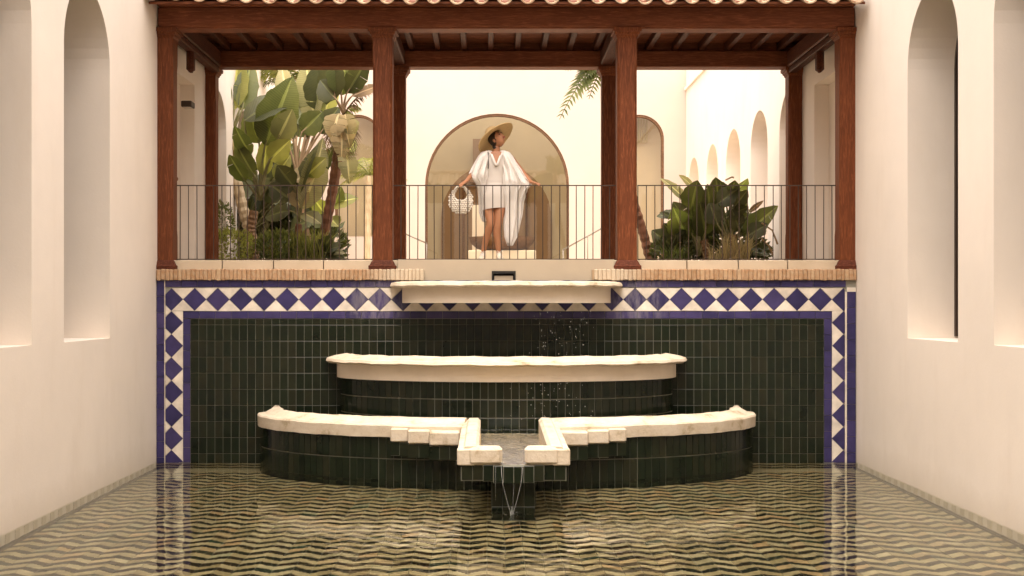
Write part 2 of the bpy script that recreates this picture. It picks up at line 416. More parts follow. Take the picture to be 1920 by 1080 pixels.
# ------------------------------------------------------------------ the long white side walls with deep arched niches
def side_wall(sg, label):
    root = empty('court_wall', (sg*HW, 15, 0), label, 'wall')
    X = lambda dep: sg * dep                       # local x: 0 at the face, positive outwards
    z0, z1, dep = -.8, 7.45, .60
    nic = [(7.20, 8.62, 1.58), (9.46, 10.92, 1.58), (11.75, 13.17, 1.58)]
    nic += [(17.75, 19.0, 2.52), (19.8, 21.1, 2.52), (21.95, 23.3, 2.52), (24.1, 25.4, 2.52), (26.3, 27.7, 2.52)]
    TOP = 5.2
    b = MB()
    def q(pts, flip=False):
        v = [(X(d), y - 15, z) for (d, y, z) in pts]
        f = (0,1,2,3) if (sg > 0) != flip else (3,2,1,0)
        b.add(v, [f])
    def rect(y0, y1, za, zb): q([(0,y0,za),(0,y1,za),(0,y1,zb),(0,y0,zb)])
    y = -4.0
    cor = (15.75, 16.95, 5.0)
    items = sorted([(a, c, s, 'arch') for a, c, s in nic] + [(cor[0], cor[1], 2.3, 'rect')])
    for a, c, s, k in items:
        rect(y, a, z0, z1); rect(a, c, z0, s)
        D = dep if k == 'arch' else .20
        if k == 'rect':
            rect(a, c, cor[2], z1)
            q([(0,a,s),(0,a,cor[2]),(D,a,cor[2]),(D,a,s)]); q([(0,c,s),(D,c,s),(D,c,cor[2]),(0,c,cor[2])])
            q([(0,a,cor[2]),(0,c,cor[2]),(D,c,cor[2]),(D,a,cor[2])]); q([(D,a,s),(D,c,s),(D,c,cor[2]),(D,a,cor[2])])
        else:
            r = (c - a)/2; m = (a + c)/2; sp = TOP - r; N = 20
            arc = [(m - r*math.cos(math.pi*i/N), sp + r*math.sin(math.pi*i/N)) for i in range(N+1)]
            for i in range(N):
                (ya, za), (yb, zb) = arc[i], arc[i+1]
                q([(0,ya,za),(0,yb,zb),(0,yb,z1),(0,ya,z1)])
                q([(0,ya,za),(D,ya,za),(D,yb,zb),(0,yb,zb)])
                q([(D,ya,s),(D,yb,s),(D,yb,zb),(D,ya,za)])
            q([(0,a,s),(0,a,sp),(D,a,sp),(D,a,s)]); q([(0,c,s),(D,c,s),(D,c,sp),(0,c,sp)])
            q([(0,a,s),(D,a,s),(D,c,s),(0,c,s)])
        y = c
    rect(y, 28.0, z0, z1)
    q([(0,-4,z1),(0,28,z1),(1.0,28,z1),(1.0,-4,z1)]); q([(1.0,-4,z0),(1.0,-4,z1),(1.0,28,z1),(1.0,28,z0)])
    q([(0,-4,z0),(0,-4,z1),(1.0,-4,z1),(1.0,-4,z0)]); q([(0,28,z0),(1.0,28,z0),(1.0,28,z1),(0,28,z1)])
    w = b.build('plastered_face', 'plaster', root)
    # dark window frames set at the back of the nearest niches
    for a, c, s in nic[1:3]:
        r = (c - a)/2; m = (a + c)/2; sp = TOP - r; N = 16
        prof = [(a, s + .02)] + [(m - r*math.cos(math.pi*i/N), sp + r*math.sin(math.pi*i/N)) for i in range(N+1)] + [(c, s + .02)]
        fb = MB(); k = .035
        def inner(p):
            dy, dz = m - p[0], (sp if p[1] > sp else p[1]) - p[1]; L = math.hypot(dy, dz) or 1
            return (p[0] + dy/L*k, p[1] + dz/L*k)
        rings = []
        for pnt in prof:
            i_ = inner(pnt); o_ = (pnt[0], pnt[1])
            rings.append([(X(.505), o_[0]-15, o_[1]), (X(.505), i_[0]-15, i_[1]), (X(.598), i_[0]-15, i_[1]), (X(.598), o_[0]-15, o_[1])])
        wf = fb.loft(rings, True, True, True).build('window_frame', 'iron', root)
        gb = MB(); pts = [inner(p_) for p_ in prof]
        gb.add([(X(.575), p_[0]-15, p_[1]) for p_ in pts], [tuple(range(len(pts)))]).build('pane', 'dark_void', wf)
    MB().box(min(X(.004), X(.996)), max(X(.004), X(.996)), -18.99, .20, z1 + .002, 10.0).build('upper_shade_block', 'plaster', root)  # unseen upper block added so the front court gets less sky light
    MB().cbox(min(X(-.50), X(.0)), max(X(-.50), X(-.002)), -18.9, -.9, 6.75, 6.90, .02).build('shade_ledge', 'plaster', root)  # unseen ledge added to shade the top of the wall from overhead light
    # thin cornice along the garden court
    MB().box(min(X(-.05), X(.02)), max(X(-.05), X(.02)), 3.2, 12.97, 6.86, 6.93).build('cornice', 'plaster', root)
    return root
side_wall(-1, 'tall white plaster wall with deep arched niches on the left of the pool')
rw = side_wall(1, 'long white plaster wall with arched niches on the right, running behind the dark-leaved plants')
# unseen block added at the near end to keep the pool in shade
nb = empty('near_shade_block', (0, -4.1, 0), 'tall plain cream block added out of view at the near end to shade the pool court', 'building')
MB().box(-22, 14, -9, -.0, -.85, 12.5).build('wall', 'plaster', nb)
MB().cbox(-22.2, 14.2, -9.2, .2, 12.5, 12.8, .05).build('parapet', 'plaster', nb)

# ------------------------------------------------------------------ tiled fountain wall
tw = empty('tiled_wall', (0, 15, 0), 'dark green tiled wall edged with a blue and white diamond border', 'wall')
YF = -.004   # local y of tile faces (wall plane Y=15)
def LX(px): return U(px)
# backing in three grout colours
def back(name, x0, x1, y0p, y1p, mat, yb):
    MB().box(LX(x0), LX(x1), yb, .25, V(y1p), V(y0p)).build(name, mat, tw)
MB().box(-HW+.004, HW-.004, .012, .30, -.75, V(525)).build('backing', 'grout', tw)
back('field_bed', 357, 1545, 597.5, 866, 'grout_dark', .006)
_tc = {}
def rtile(name, x0, x1, z0, z1, mat, par=tw, g=.0045, th=.014, yo=0.0):
    w, h = x1 - x0 - g, z1 - z0 - g
    if w < .012 or h < .012: return
    key = (name, mat, round(w, 3), round(h, 3), th)
    if key not in _tc:
        _tc[key] = MB().prism([(-w/2,-h/2),(w/2,-h/2),(w/2,h/2),(-w/2,h/2)], 0, th, .003).mesh(name)
    return link(name, _tc[key], mat, par, ((x0+x1)/2 , YF + yo + random.uniform(-.0012, .0012), (z0+z1)/2), (random.gauss(0,.004), 0, random.gauss(0,.006)))
def clip(poly, x0, x1, z0=-9, z1=9999):
    for ax, lim, sgn in ((0, x0, 1), (0, x1, -1), (1, z0, 1), (1, z1, -1)):
        out = []
        for i in range(len(poly)):
            a, b_ = poly[i], poly[(i+1) % len(poly)]
            da, db = sgn*(a[ax]-lim), sgn*(b_[ax]-lim)
            if da >= 0: out.append(a)
            if da*db < 0:
                k = da/(da-db); out.append((a[0]+(b_[0]-a[0])*k, a[1]+(b_[1]-a[1])*k))
        poly = out
        if len(poly) < 3: return []
    return poly
_pc = {}
def ptile(name, pp, mat, g=.004):
    """polygon tile given in photo-plane pixel pairs of the wall"""
    poly = [(LX(a), V(b_)) for a, b_ in pp]
    if len(poly) < 3: return
    ar = sum(poly[i][0]*poly[(i+1)%len(poly)][1]-poly[(i+1)%len(poly)][0]*poly[i][1] for i in range(len(poly)))/2
    if abs(ar) < .0008: return
    if ar < 0: poly.reverse()
    cx = sum(p_[0] for p_ in poly)/len(poly); cz = sum(p_[1] for p_ in poly)/len(poly)
    loc = []
    for x, z in poly:
        d = math.hypot(x-cx, z-cz); k = max(0, 1 - g/d); loc.append((round((x-cx)*k, 4), round((z-cz)*k, 4)))
    key = (name, mat, tuple(loc))
    if key not in _pc: _pc[key] = MB().prism(loc, 0, .014, .0025).mesh(name)
    link(name, _pc[key], mat, tw, (cx + random.gauss(0,.0012), YF + random.uniform(-.0015, .0015), cz + random.gauss(0,.0012)), (random.gauss(0,.005), random.gauss(0,.006), random.gauss(0,.006)))
# blue rows and columns
n = 42; x0, x1 = 309.5, 1586
for i in range(n): rtile('blue_tile', LX(x0+(x1-x0)*i/n), LX(x0+(x1-x0)*(i+1)/n), V(538.5), V(525.5), 'tile_blue')
n = 40; x0, x1 = 343.3, 1559.7
for i in range(n): rtile('blue_tile', LX(x0+(x1-x0)*i/n), LX(x0+(x1-x0)*(i+1)/n), V(597.3), V(583.6), 'tile_blue')
for i in range(12):
    ya = 525.5 + 30.2*i
    rtile('blue_tile', LX(293.6), LX(308), V(ya+30.2), V(ya), 'tile_blue')
    if i > 0: rtile('blue_tile', LX(1588), LX(1604.6), V(ya+30.2-9), V(ya-9), 'tile_blue')
    yb = 597.5 + 30.2*i
    if yb < 860:
        rtile('blue_tile', LX(343.3), LX(357), V(yb+30.2), V(yb), 'tile_blue'); rtile('blue_tile', LX(1545), LX(1559.7), V(yb+30.2), V(yb), 'tile_blue')
# diamonds
PT, h0 = 43.45, 21.7
cxs = [321.5 + PT*k for k in range(30)]; cy0 = 561.5
def dia(cx, cy_): return [(cx-h0, cy_), (cx, cy_-h0), (cx+h0, cy_), (cx, cy_+h0)]
for k, cx in enumerate(cxs):
    ptile('diamond_tile', clip(dia(cx, cy0), 310, 1584), 'tile_blue')
    if k < 29:
        m = cx + h0
        ptile('white_tile', [(cx, cy0-h0), (cx+PT, cy0-h0), (m, cy0)], 'tile_white'); ptile('white_tile', [(cx, cy0+h0), (cx+PT, cy0+h0), (m, cy0)], 'tile_white')
for j in range(1, 8):
    cyj = cy0 + PT*j
    for cx, lo, hi in ((321.5, 310, 343.2), (1581.5, 1559.8, 1584)):
        ptile('diamond_tile', clip(dia(cx, cyj), lo, hi, 0, 875), 'tile_blue')
for j in range(0, 8):
    ya, yb = cy0 + PT*j, cy0 + PT*(j+1); ym = (ya+yb)/2
    ptile('white_tile', clip([(321.5, ym), (343.2, ym if j == 0 else ya), (343.2, yb)], 310, 344, 0, 875), 'tile_white')
    ptile('white_tile', clip([(1581.5, ym), (1559.8, ym if j == 0 else ya), (1559.8, yb)], 1559, 1584, 0, 875), 'tile_white')
    ptile('white_tile', [(310, ya+10.5), (321.5, ym), (310, yb-10.5)], 'tile_white')
MB().box(LX(308.3), LX(309.7), YF-.001, .02, V(880), V(525.5)).build('white_strip', 'tile_white', tw)
MB().box(LX(1584.3), LX(1587.7), YF-.001, .02, V(880), V(547)).build('white_strip', 'tile_white', tw)
MB().box(LX(1588), LX(1604.6), YF-.001, .02, V(547), V(539)).build('white_strip', 'tile_white', tw)
# green field: the outer flanks as single tiles, what stands behind the basins joined
restg = MB(); ng = 0; nc = 78
rows = [(597.8, 609)] + [(609 + 30.2*i, 609 + 30.2*(i+1)) for i in range(9)]
cells = []
for (ya, yb) in rows:
    for c in range(nc):
        xa = 357.3 + (1544.7-357.3)*c/nc; xb = 357.3 + (1544.7-357.3)*(c+1)/nc
        xm, ym = (xa+xb)/2, (ya+yb)/2
        hid = (600 < xm < 1290 and ym > 655) or (485 < xm < 1410 and ym > 760)
        cells.append((hid, -(abs(xm-950)) + (200 if yb-ya < 20 else 0), xa, xb, ya, yb))
order = sorted(range(len(cells)), key=lambda i: (cells[i][0], cells[i][1]))
pick = set(order[:300])
for i, (hid, _, xa, xb, ya, yb) in enumerate(cells):
    if i in pick: rtile('green_tile', LX(xa), LX(xb), V(yb), V(ya), 'tile_green', th=.010, g=.0064)
    else:
        g = .0026; y = YF + random.uniform(-.0012, .0012)
        restg.prism([(LX(xa)+g, V(yb)+g), (LX(xb)-g, V(yb)+g), (LX(xb)-g, V(ya)-g), (LX(xa)+g, V(ya)-g)], y, y+.010, .002)
kind(restg.build('green_tile_field', 'tile_green', tw), 'stuff')
# brick coping: upright bricks, limed white beside the upper basin
for a_, c_ in ((294, 790), (1110, 1605)): MB().box(LX(a_), LX(c_), -.026, .08, V(525)+.002, V(506.2)).build('mortar_bed', 'brick_mortar', tw)
x = 294.5
while x < 1604:
    w = random.uniform(6.8, 9.4)
    if x < 792 or x > 1108:
        z0 = V(525.5) + random.uniform(-.006, .004); z1 = V(505) + random.uniform(-.004, .006)
        b = MB().cbox(LX(x)+.002, LX(min(x+w, 1605))-.002, -.035 - random.uniform(0, .012), .14, z0, z1, .008)
        b.build('brick', 'brick', tw)
    x += w
# curb stones under the railing
for xs in ((294, 413.5, 510, 604.5, 700, 746), (1152, 1196, 1290.5, 1387.5, 1480.5, 1605)):
    for a, c in zip(xs[:-1], xs[1:]):
        MB().cbox(LX(a)+.006, LX(c)-.006, .09, .33, V(505.5), V(486)-.01, .006).build('curb_stone', 'curb_stone', tw)
MB().box(LX(294), LX(1605), .13, .34, V(505.8), V(488)).build('curb_core', 'dark_void', tw)
# plastered apron in the middle with the water inlet
ap = empty('apron', (0,0,0)); ap.parent = tw
def apb(name, xa, xb, ya, yb, y0=.02, y1=.125, mat='render_cream'): return MB().box(LX(xa), LX(xb), y0, y1, V(yb), V(ya)).build(name, mat, ap)
apb('plaster_panel', 746, 922, 486.5, 540); apb('plaster_panel', 967, 1152, 486.5, 540); apb('plaster_panel', 922, 967, 486.5, 508)
apb('inlet_surround', 922, 967, 508, 512.5, .012, .125, 'dark_void'); apb('inlet_surround', 922, 925, 512.5, 534, .012, .125, 'dark_void'); apb('inlet_surround', 964, 967, 512.5, 534, .012, .125, 'dark_void')
apb('inlet_back', 922, 967, 508, 534, .11, .125, 'dark_void'); apb('inlet_spout', 927, 962, 517, 534, .04, .10, 'render_cream')

# ------------------------------------------------------------------ three-tier fountain
fo = empty('wall_fountain', (0, 15, 0), 'three-tiered stepped fountain of white basins with a tiled spout channel', 'fountain')
def ell(a, b, t): return (a*math.cos(t), -b*math.sin(t))
def arcloft(name, a, b, prof, mat, par, t0=0.0, t1=math.pi, n=64, wob=0.0, exb=1.0, smooth=False):
    """sweep a closed profile of (offset, z) round the half ellipse"""
    rings = []
    for i in range(n+1):
        t = t0 + (t1-t0)*i/n; w = math.sin(i*.9)*wob + math.sin(i*2.3+1)*wob*.6
        rings.append([(*ell(a+o_, b+o_*exb, t), z + w) for o_, z in prof])
    mb = MB().loft(rings, True, True, True)
    o = mb.build(name, mat, par, smooth); recalc(o); return o
def disc(name, a, b, z, mat, par, n=48, ya=-.004):
    pts = [(*ell(a, b, math.pi*i/n), z) for i in range(n+1)]; pts = [(x, min(y, ya), z) for x, y, z in pts]
    return recalc(MB().add(pts, [tuple(range(n+1))]).build(name, mat, par))
def solid(name, a, b, z0, z1, mat, par, n=64):
    rings = [[(*ell(a, b, math.pi*i/n), z) for i in range(n+1)] + [(-a, .01, z), (a, .01, z)] for z in (z0, z1)]
    return recalc(MB().loft(rings, True, True, True).build(name, mat, par))
def arc_tiles(a, b, zs, par, hide=None, wid=.088):
    N = 2000; L = [0.0]; pr = ell(a, b, 0)
    for i in range(1, N+1):
        c_ = ell(a, b, math.pi*i/N); L.append(L[-1] + math.hypot(c_[0]-pr[0], c_[1]-pr[1])); pr = c_
    k = int(L[-1]/wid); j = 0
    for i in range(k):
        s = (i+.5)*L[-1]/k
        while L[j] < s: j += 1
        t = math.pi*j/N; x, y = ell(a, b, t)
        tx, ty = -a*math.sin(t), -b*math.cos(t)
        ang = math.atan2(-ty, -tx)
        for z0, z1 in zs:
            if hide and hide(x, (z0+z1)/2): continue
            w, h = L[-1]/k - .007, z1 - z0 - .007
            key = ('bt', round(w,3), round(h,3))
            if key not in _tc: _tc[key] = MB().prism([(-w/2,-h/2),(w/2,-h/2),(w/2,h/2),(-w/2,h/2)], -.007, .012, .003).mesh('green_tile')
            link('green_tile', _tc[key], 'tile_green', par, (x, y, (z0+z1)/2), (0, 0, ang + random.gauss(0,.012)))
# upper basin
ub = empty('upper_basin', (0,0,0)); ub.parent = fo
solid('bowl', 1.285, .60, 1.962, 2.150, 'whitewash', ub)
arcloft('rim', 1.32, .64, [(.10, 2.150), (.115, 2.172), (.10, 2.205), (.03, 2.222), (-.16, 2.226), (-.20, 2.15)], 'coping', ub, wob=.003)
disc('water', 1.15, .48, 2.205, 'basin_water', ub)
# middle basin
mbn = empty('middle_basin', (0,0,0)); mbn.parent = fo
solid('bowl', 2.085, 1.15, 1.06, 1.20, 'whitewash', mbn)
arcloft('bowl_wall', 2.085, 1.15, [(0, 1.20), (0, 1.25), (-.15, 1.25), (-.15, 1.20)], 'whitewash', mbn)
arcloft('rim', 2.085, 1.15, [(.02, 1.232), (.10, 1.238), (.135, 1.262), (.12, 1.292), (.03, 1.318), (-.12, 1.345), (-.17, 1.33), (-.17, 1.24)], 'coping', mbn, wob=.004, exb=1.3)
disc('water', 1.93, 1.0, 1.283, 'basin_water', mbn)
disc('basin_bed', 1.95, 1.02, 1.205, 'tile_green', mbn)
solid('pedestal_wall', 2.04, 1.105, .20, 1.06, 'grout_dark', mbn)
arc_tiles(2.045, 1.11, [(.44, .645), (.65, .855), (.86, 1.055)], mbn)
# lower basin
lbn = empty('lower_basin', (0,0,0)); lbn.parent = fo
A3, B3 = 3.02, 1.68
prof = [(-.02, .475), (.03, .475), (.035, .60), (.02, .618), (-.06, .628), (-.09, .645), (-.14, .672), (-.22, .682), (-.27, .665), (-.275, .475)]
ta = math.acos(.50/A3)
arcloft('rim', A3, B3, prof, 'coping', lbn, 0, ta, 40, .003); arcloft('rim', A3, B3, prof, 'coping', lbn, math.pi-ta, math.pi, 40, .003)
wall_prof = [(-.012, PD-.05), (-.012, .475), (-.22, .475), (-.22, PD-.05)]
arcloft('basin_wall', A3, B3, wall_prof, 'grout_dark', lbn)
arc_tiles(A3-.006, B3-.006, [(.235, .470), (-.005, .230), (-.245, -.010), (-.54, -.250)], lbn)
disc('water', 2.82, 1.53, .515, 'basin_water', lbn)
disc('basin_bed', 2.82, 1.53, .30, 'tile_green', lbn)
for s in (-1, 1):     # rounded rim ends against the wall
    x0, x1 = sorted((s*2.77, s*2.88)); MB().cbox(x0, x1, -.11, -.006, .60, .708, .035).build('rim_end', 'coping', lbn)
# corbelled blocks where the rim swings out to the channel
for s in (-1, 1):
    for i, (xa, xb, pr, zt) in enumerate(((1.30, 1.10, .05, .580), (1.10, .86, .11, .572), (.86, .53, .19, .566))):
        xm = (xa+xb)/2; t = math.acos(xm/A3); y = -B3*math.sin(t)
        x0, x1 = sorted((s*xa, s*xb))
        MB().cbox(x0+.001, x1-.001, y-pr-.03, y+.04, zt-.15, zt, .014).build('corbel_block', 'coping', lbn)
        k = max(2, round((xa-xb)/.1))
        MB().box(x0+.004, x1-.004, y-pr+.005, y+.03, zt-.305, zt-.152).build('corbel_bed', 'grout_dark', lbn)
        for j in range(k):
            w = (xa-xb)/k; xc = x0 + (j+.5)*w
            MB().prism([(-w/2+.003,-.072),(w/2-.003,-.072),(w/2-.003,.072),(-w/2+.003,.072)], -.008, .008, .003).build('green_tile', 'tile_green', lbn, loc=(xc, y-pr, zt-.228+random.uniform(-.008,.004)))
# spout channel reaching out over the pool
ch = empty('spout_channel', (.018, 0, 0)); ch.parent = fo
YB, YFc = -1.35, -3.60     # local y: joins the rim / front
for s in (-1, 1):
    xi, xo = s*.325, s*.525; x0, x1 = sorted((xi, xo))
    rings = []
    for k in range(9):
        y = YB + (YFc - YB)*k/8; z = .675 - .06*k/8 + random.uniform(-.003,.003)
        rings.append([(xi, y, .45), (xi, y, z-.03), (xi+s*.03, y, z), (xo-s*.07, y, z-.004), (xo-s*.05, y, z-.03), (xo, y, z-.04), (xo, y, .45)])
    recalc(MB().loft(rings, True, True, True).build('channel_wall', 'coping', ch))
    xa, xb = sorted((s*.105, s*.43))
    MB().cbox(xa, xb, YFc-.035, YFc+.13, .44, .612, .03).build('front_stub', 'coping', ch)
    xa, xb = sorted((s*.36, s*.53))
    MB().cbox(xa, xb, YFc-.02, YFc+.16, .435, .592, .012).build('front_corner', 'coping', ch)
MB().add([(-.325,-1.0,.50),(.325,-1.0,.50),(.325,YFc+.03,.42),(-.325,YFc+.03,.42),(-.325,-1.0,.30),(.325,-1.0,.30),(.325,YFc+.03,.30),(-.325,YFc+.03,.30)],
         [(0,3,2,1),(4,5,6,7),(3,7,6,2),(0,1,5,4),(0,4,7,3),(1,2,6,5)]).build('channel_floor', 'sand', ch)
recalc(ch.children[-1])
MB().cbox(-.10, .10, YFc-.030, YFc+.06, .38, .4305, .008).build('lip', 'sand', ch)
MB().add([(-.32,-1.1,.517),(.32,-1.1,.517),(.32,YFc,.437),(-.32,YFc,.437)], [(0,1,2,3)]).build('water', 'channel_water', ch)
MB().box(-.495, .495, YFc+.01, -1.6, .29, .415).build('channel_bed', 'grout_dark', ch)
MB().box(-.286, .286, YFc-.012, YFc+.01, .288, .441).build('channel_bed', 'grout_dark', ch)
MB().box(-.191, .191, YFc-.036, YFc-.012, .278, .432).build('channel_bed', 'grout_dark', ch)
for xa, xb, y, z0, z1 in [(-.49,-.385,0,.300,.448),(-.385,-.285,.0,.300,.448),(-.285,-.19,-.02,.292,.442),(-.19,-.095,-.04,.28,.435),(-.095,0,-.045,.275,.43),(0,.095,-.045,.275,.43),(.095,.19,-.04,.28,.435),(.19,.285,-.02,.292,.442),(.285,.385,0,.300,.448),(.385,.49,0,.300,.448)]:
    w, h = xb-xa-.006, z1-z0
    MB().prism([(-w/2,-h/2),(w/2,-h/2),(w/2,h/2),(-w/2,h/2)], 0, .06, .004).build('green_tile', 'tile_green', ch, loc=((xa+xb)/2, YFc+y, (z0+z1)/2))
for s in (-1, 1):
    for k in range(18):
        y = YFc + .06 + k*.1
        if y > -1.75: break
        o = MB().prism([(-.047,-.073),(.047,-.073),(.047,.073),(-.047,.073)], 0, .02, .003).build('green_tile', 'tile_green', ch, loc=(s*.505, y+.05, .374)); o.rotation_euler.z = s*R(90)
MB().box(-.205, .205, -3.46, -2.5, PD-.05, .30).build('pedestal', 'grout_dark', ch)
for i in range(4):
    w = .41/4 - .004
    for z0, z1 in ((.03, .288), (-.235, .025), (-.5, -.24)):
        MB().prism([(-w/2,z0),(w/2,z0),(w/2,z1),(-w/2,z1)], -.008, .006, .003).build('green_tile', 'tile_green', ch, loc=(-.205+.41*(i+.5)/4, -3.462, 0))
for s in (-1, 1):
    for k in range(4):
        o = MB().prism([(-.047,.03),(.047,.03),(.047,.288),(-.047,.288)], -.006, .006, .003).build('green_tile', 'tile_green', ch, loc=(s*.207, -3.40+k*.1, 0)); o.rotation_euler.z = s*R(90)
# water falling from the lip: two strands that join
b = MB()
for s, w in ((-1, 1), (1, 1)):
    b.tube([(s*.098, -3.66, .44), (s*.095, -3.69, .36), (s*.085, -3.70, .28), (s*.05, -3.72, .14), (s*.014, -3.73, .02), (s*.006, -3.735, -.01)], [.0045, .0035, .0028, .0024, .0034, .006], 6)
b.tube([(0, -3.72, .07), (.002, -3.735, -.01)], [.003, .009], 6)
b.tube([(.02, -3.69, .27), (.012, -3.715, .15), (.004, -3.73, .05)], [.0012, .0012, .0012], 5)
for k in range(16):
    a_ = random.uniform(0, 6.28); r_ = random.uniform(.01, .09); b.ball((r_*math.cos(a_), -3.735 + r_*math.sin(a_), .004 + random.uniform(0, .03)*(r_ < .06)), random.uniform(.002, .0045), n=5, m=3)
b.tube([(-.15, -3.645, .43), (-.152, -3.66, .28), (-.151, -3.665, .12)], [.0018, .0018, .001], 5)
b.build('falling_water', 'stream', fo, True)
# scattered drops
b = MB()
def drop(x, y, z, r): b.ball((x, y, z), r, r, r*random.uniform(1, 1.8), 5, 3)
for i in range(70):
    px = random.choice((random.gauss(1020, 12), random.gauss(1045, 22), random.gauss(1085, 14))); py = random.uniform(572, 668)
    q = P(px, py, 14.34 - random.uniform(0, .06)); drop(q.x, q.y-15, q.z, random.uniform(.002, .0042))
for i in range(60):
    px = random.gauss(1040, 32); py = random.uniform(718, 795)
    q = P(px, py, 13.42 - random.uniform(0, .06)); drop(q.x, q.y-15, q.z, random.uniform(.002, .0042))
for i in range(170):
    q = Vector((random.uniform(.45, 1.25), -.62 - random.uniform(0, .12), 1.285 + abs(random.gauss(0, .012)))); drop(q.x, q.y, q.z, random.uniform(.002, .0055))
kind(b.build('spray', 'drops', fo), 'stuff')

# ------------------------------------------------------------------ timber gallery
ga = empty('timber_gallery', (0, 15, 0), 'reddish brown timber gallery with square posts under a clay tile roof', 'gallery')
def sqring(cx, cy_, w, z): return [(cx-w/2, cy_-w/2, z), (cx+w/2, cy_-w/2, z), (cx+w/2, cy_+w/2, z), (cx-w/2, cy_+w/2, z)]
def chring(cx, cy_, w, c, z):
    h = w/2; return [(cx-h+c,cy_-h,z),(cx+h-c,cy_-h,z),(cx+h,cy_-h+c,z),(cx+h,cy_+h-c,z),(cx+h-c,cy_+h,z),(cx-h+c,cy_+h,z),(cx-h,cy_+h-c,z),(cx-h,cy_-h+c,z)]
def post(cx, cy_, w, zb, zt):
    c = .03
    o = MB().loft([chring(0,0,w,.006,zb+.10), chring(0,0,w,.006,zb+.42), chring(0,0,w,c,zb+.50), chring(0,0,w,c,zt-.50), chring(0,0,w,.006,zt-.42), chring(0,0,w,.006,zt-.10)], True, True, True).build('post', 'wood_post', ga, loc=(cx, cy_, 0))
    MB().loft([chring(0,0,w+.095,.01,zb), chring(0,0,w+.10,.012,zb+.045), chring(0,0,w+.07,.012,zb+.055), chring(0,0,w+.03,.01,zb+.10), chring(0,0,w+.004,.006,zb+.115)], True, True, True).build('base', 'wood_base', o)
    MB().loft([chring(0,0,w+.004,.006,zt-.12), chring(0,0,w+.03,.008,zt-.105), chring(0,0,w+.035,.008,zt-.085), chring(0,0,w+.06,.008,zt-.08), chring(0,0,w+.075,.008,zt-.05), chring(0,0,w+.11,.008,zt-.045), chring(0,0,w+.115,.008,zt)], True, True, True).build('capital', 'wood_post', o)
    return o
XF = [U(308), U(716.5), U(1177), U(1591)]
for x in (-4.25, XF[1], XF[2], 4.25): post(x, .17, .243, V(505), 5.365)
DB = 17.70
XB = [CX + (q - PX)*DB/F for q in (393.5, 747.5, 1141, 1489)]
for x in XB: post(x, DB-15, .212, 2.49, 5.375)
ZB = 5.365
MB().cbox(-HW+.01, HW-.01, .03, .30, ZB+.012, ZB+.255, .012).build('front_beam', 'wood_beam', ga)
MB().cbox(-HW+.012, HW-.012, .045, .285, ZB-.008, ZB+.016, .006).build('beam_fillet', 'wood_beam', ga)
MB().cbox(-HW+.014, HW-.014, -.02, .33, ZB+.258, ZB+.33, .012).build('wall_plate', 'wood_beam', ga)
MB().cbox(-HW+.01, HW-.01, DB-15-.13, DB-15+.13, 5.378, 5.615, .012).build('back_beam', 'wood_beam', ga)
for x in (-4.17, XF[1]+.02, XF[2]-.02, 4.17):
    side = abs(x) > 3
    MB().cbox(x-.085, x+.085, .31, DB-15-.14, 5.37 if side else 5.40, 5.60, .015).build('tie_beam', 'wood_rafter', ga)
    if side:
        s = 1 if x > 0 else -1
        MB().cbox(x-.05-s*.0, x+.05, 1.05, 1.20, 5.02, 5.368, .035).build('bracket', 'wood_rafter', ga)
        MB().cbox(x-.06, x+.06, .31, DB-15-.14, 5.29, 5.367, .01).build('side_plate', 'wood_rafter', ga)
for i in range(22):
    x = -4.0 + 8.0*i/21
    MB().cbox(x-.04, x+.04, .20, DB-15+.05, 5.626, 5.735, .008).build('rafter', 'wood_rafter', ga)
for i in range(13):
    MB().box(-HW+.02, HW-.02, .16+i*.2, .16+i*.2+.192, 5.738, 5.76+(i%2)*.003).build('ceiling_board', 'wood_beam', ga)
MB().box(-HW+.02, HW-.02, DB-15-.06, DB-15+.04, 5.617, 5.737).build('blocking_board', 'wood_beam', ga)
# roof deck and tiles
SL = math.tan(R(18)); EY, EZ, RY = -.52, 5.545, 1.40
def rz(y): return EZ + (y - EY)*SL if y < RY else EZ + (RY-EY)*SL - (y-RY)*SL
b = MB()
for y0, y1 in ((EY+.08, RY), (RY, 3.05)):
    b.add([(-HW+.03,y0,rz(y0)),(HW-.03,y0,rz(y0)),(HW-.03,y1,rz(y1)),(-HW+.03,y1,rz(y1)),(-HW+.03,y0,rz(y0)-.03),(HW-.03,y0,rz(y0)-.03),(HW-.03,y1,rz(y1)-.03),(-HW+.03,y1,rz(y1)-.03)], [(0,1,2,3),(7,6,5,4),(4,5,1,0),(5,6,2,1),(6,7,3,2),(7,4,0,3)])
b.build('roof_deck', 'wood_beam', ga)
def bent(r, L, th, down, taper=.88):
    mb = MB(); N = 10; rings = []
    for (y, k) in ((0, 1.0), (L, taper)):
        ou = [(r*k*math.cos(math.pi*i/N), y, (-1 if down else 1)*r*k*math.sin(math.pi*i/N)) for i in range(N+1)]
        inn = [((r-th)*k*math.cos(math.pi*i/N), y, (-1 if down else 1)*(r-th)*k*math.sin(math.pi*i/N)) for i in reversed(range(N+1))]
        rings.append(ou + inn)
    me = mb.loft(rings, True, True, True).mesh('roof_tile', False); return me
pan_me, cap_me = bent(.098, .36, .016, True), bent(.102, .36, .016, False)
NT_, pit = 31, 2*(HW-.06)/30.5
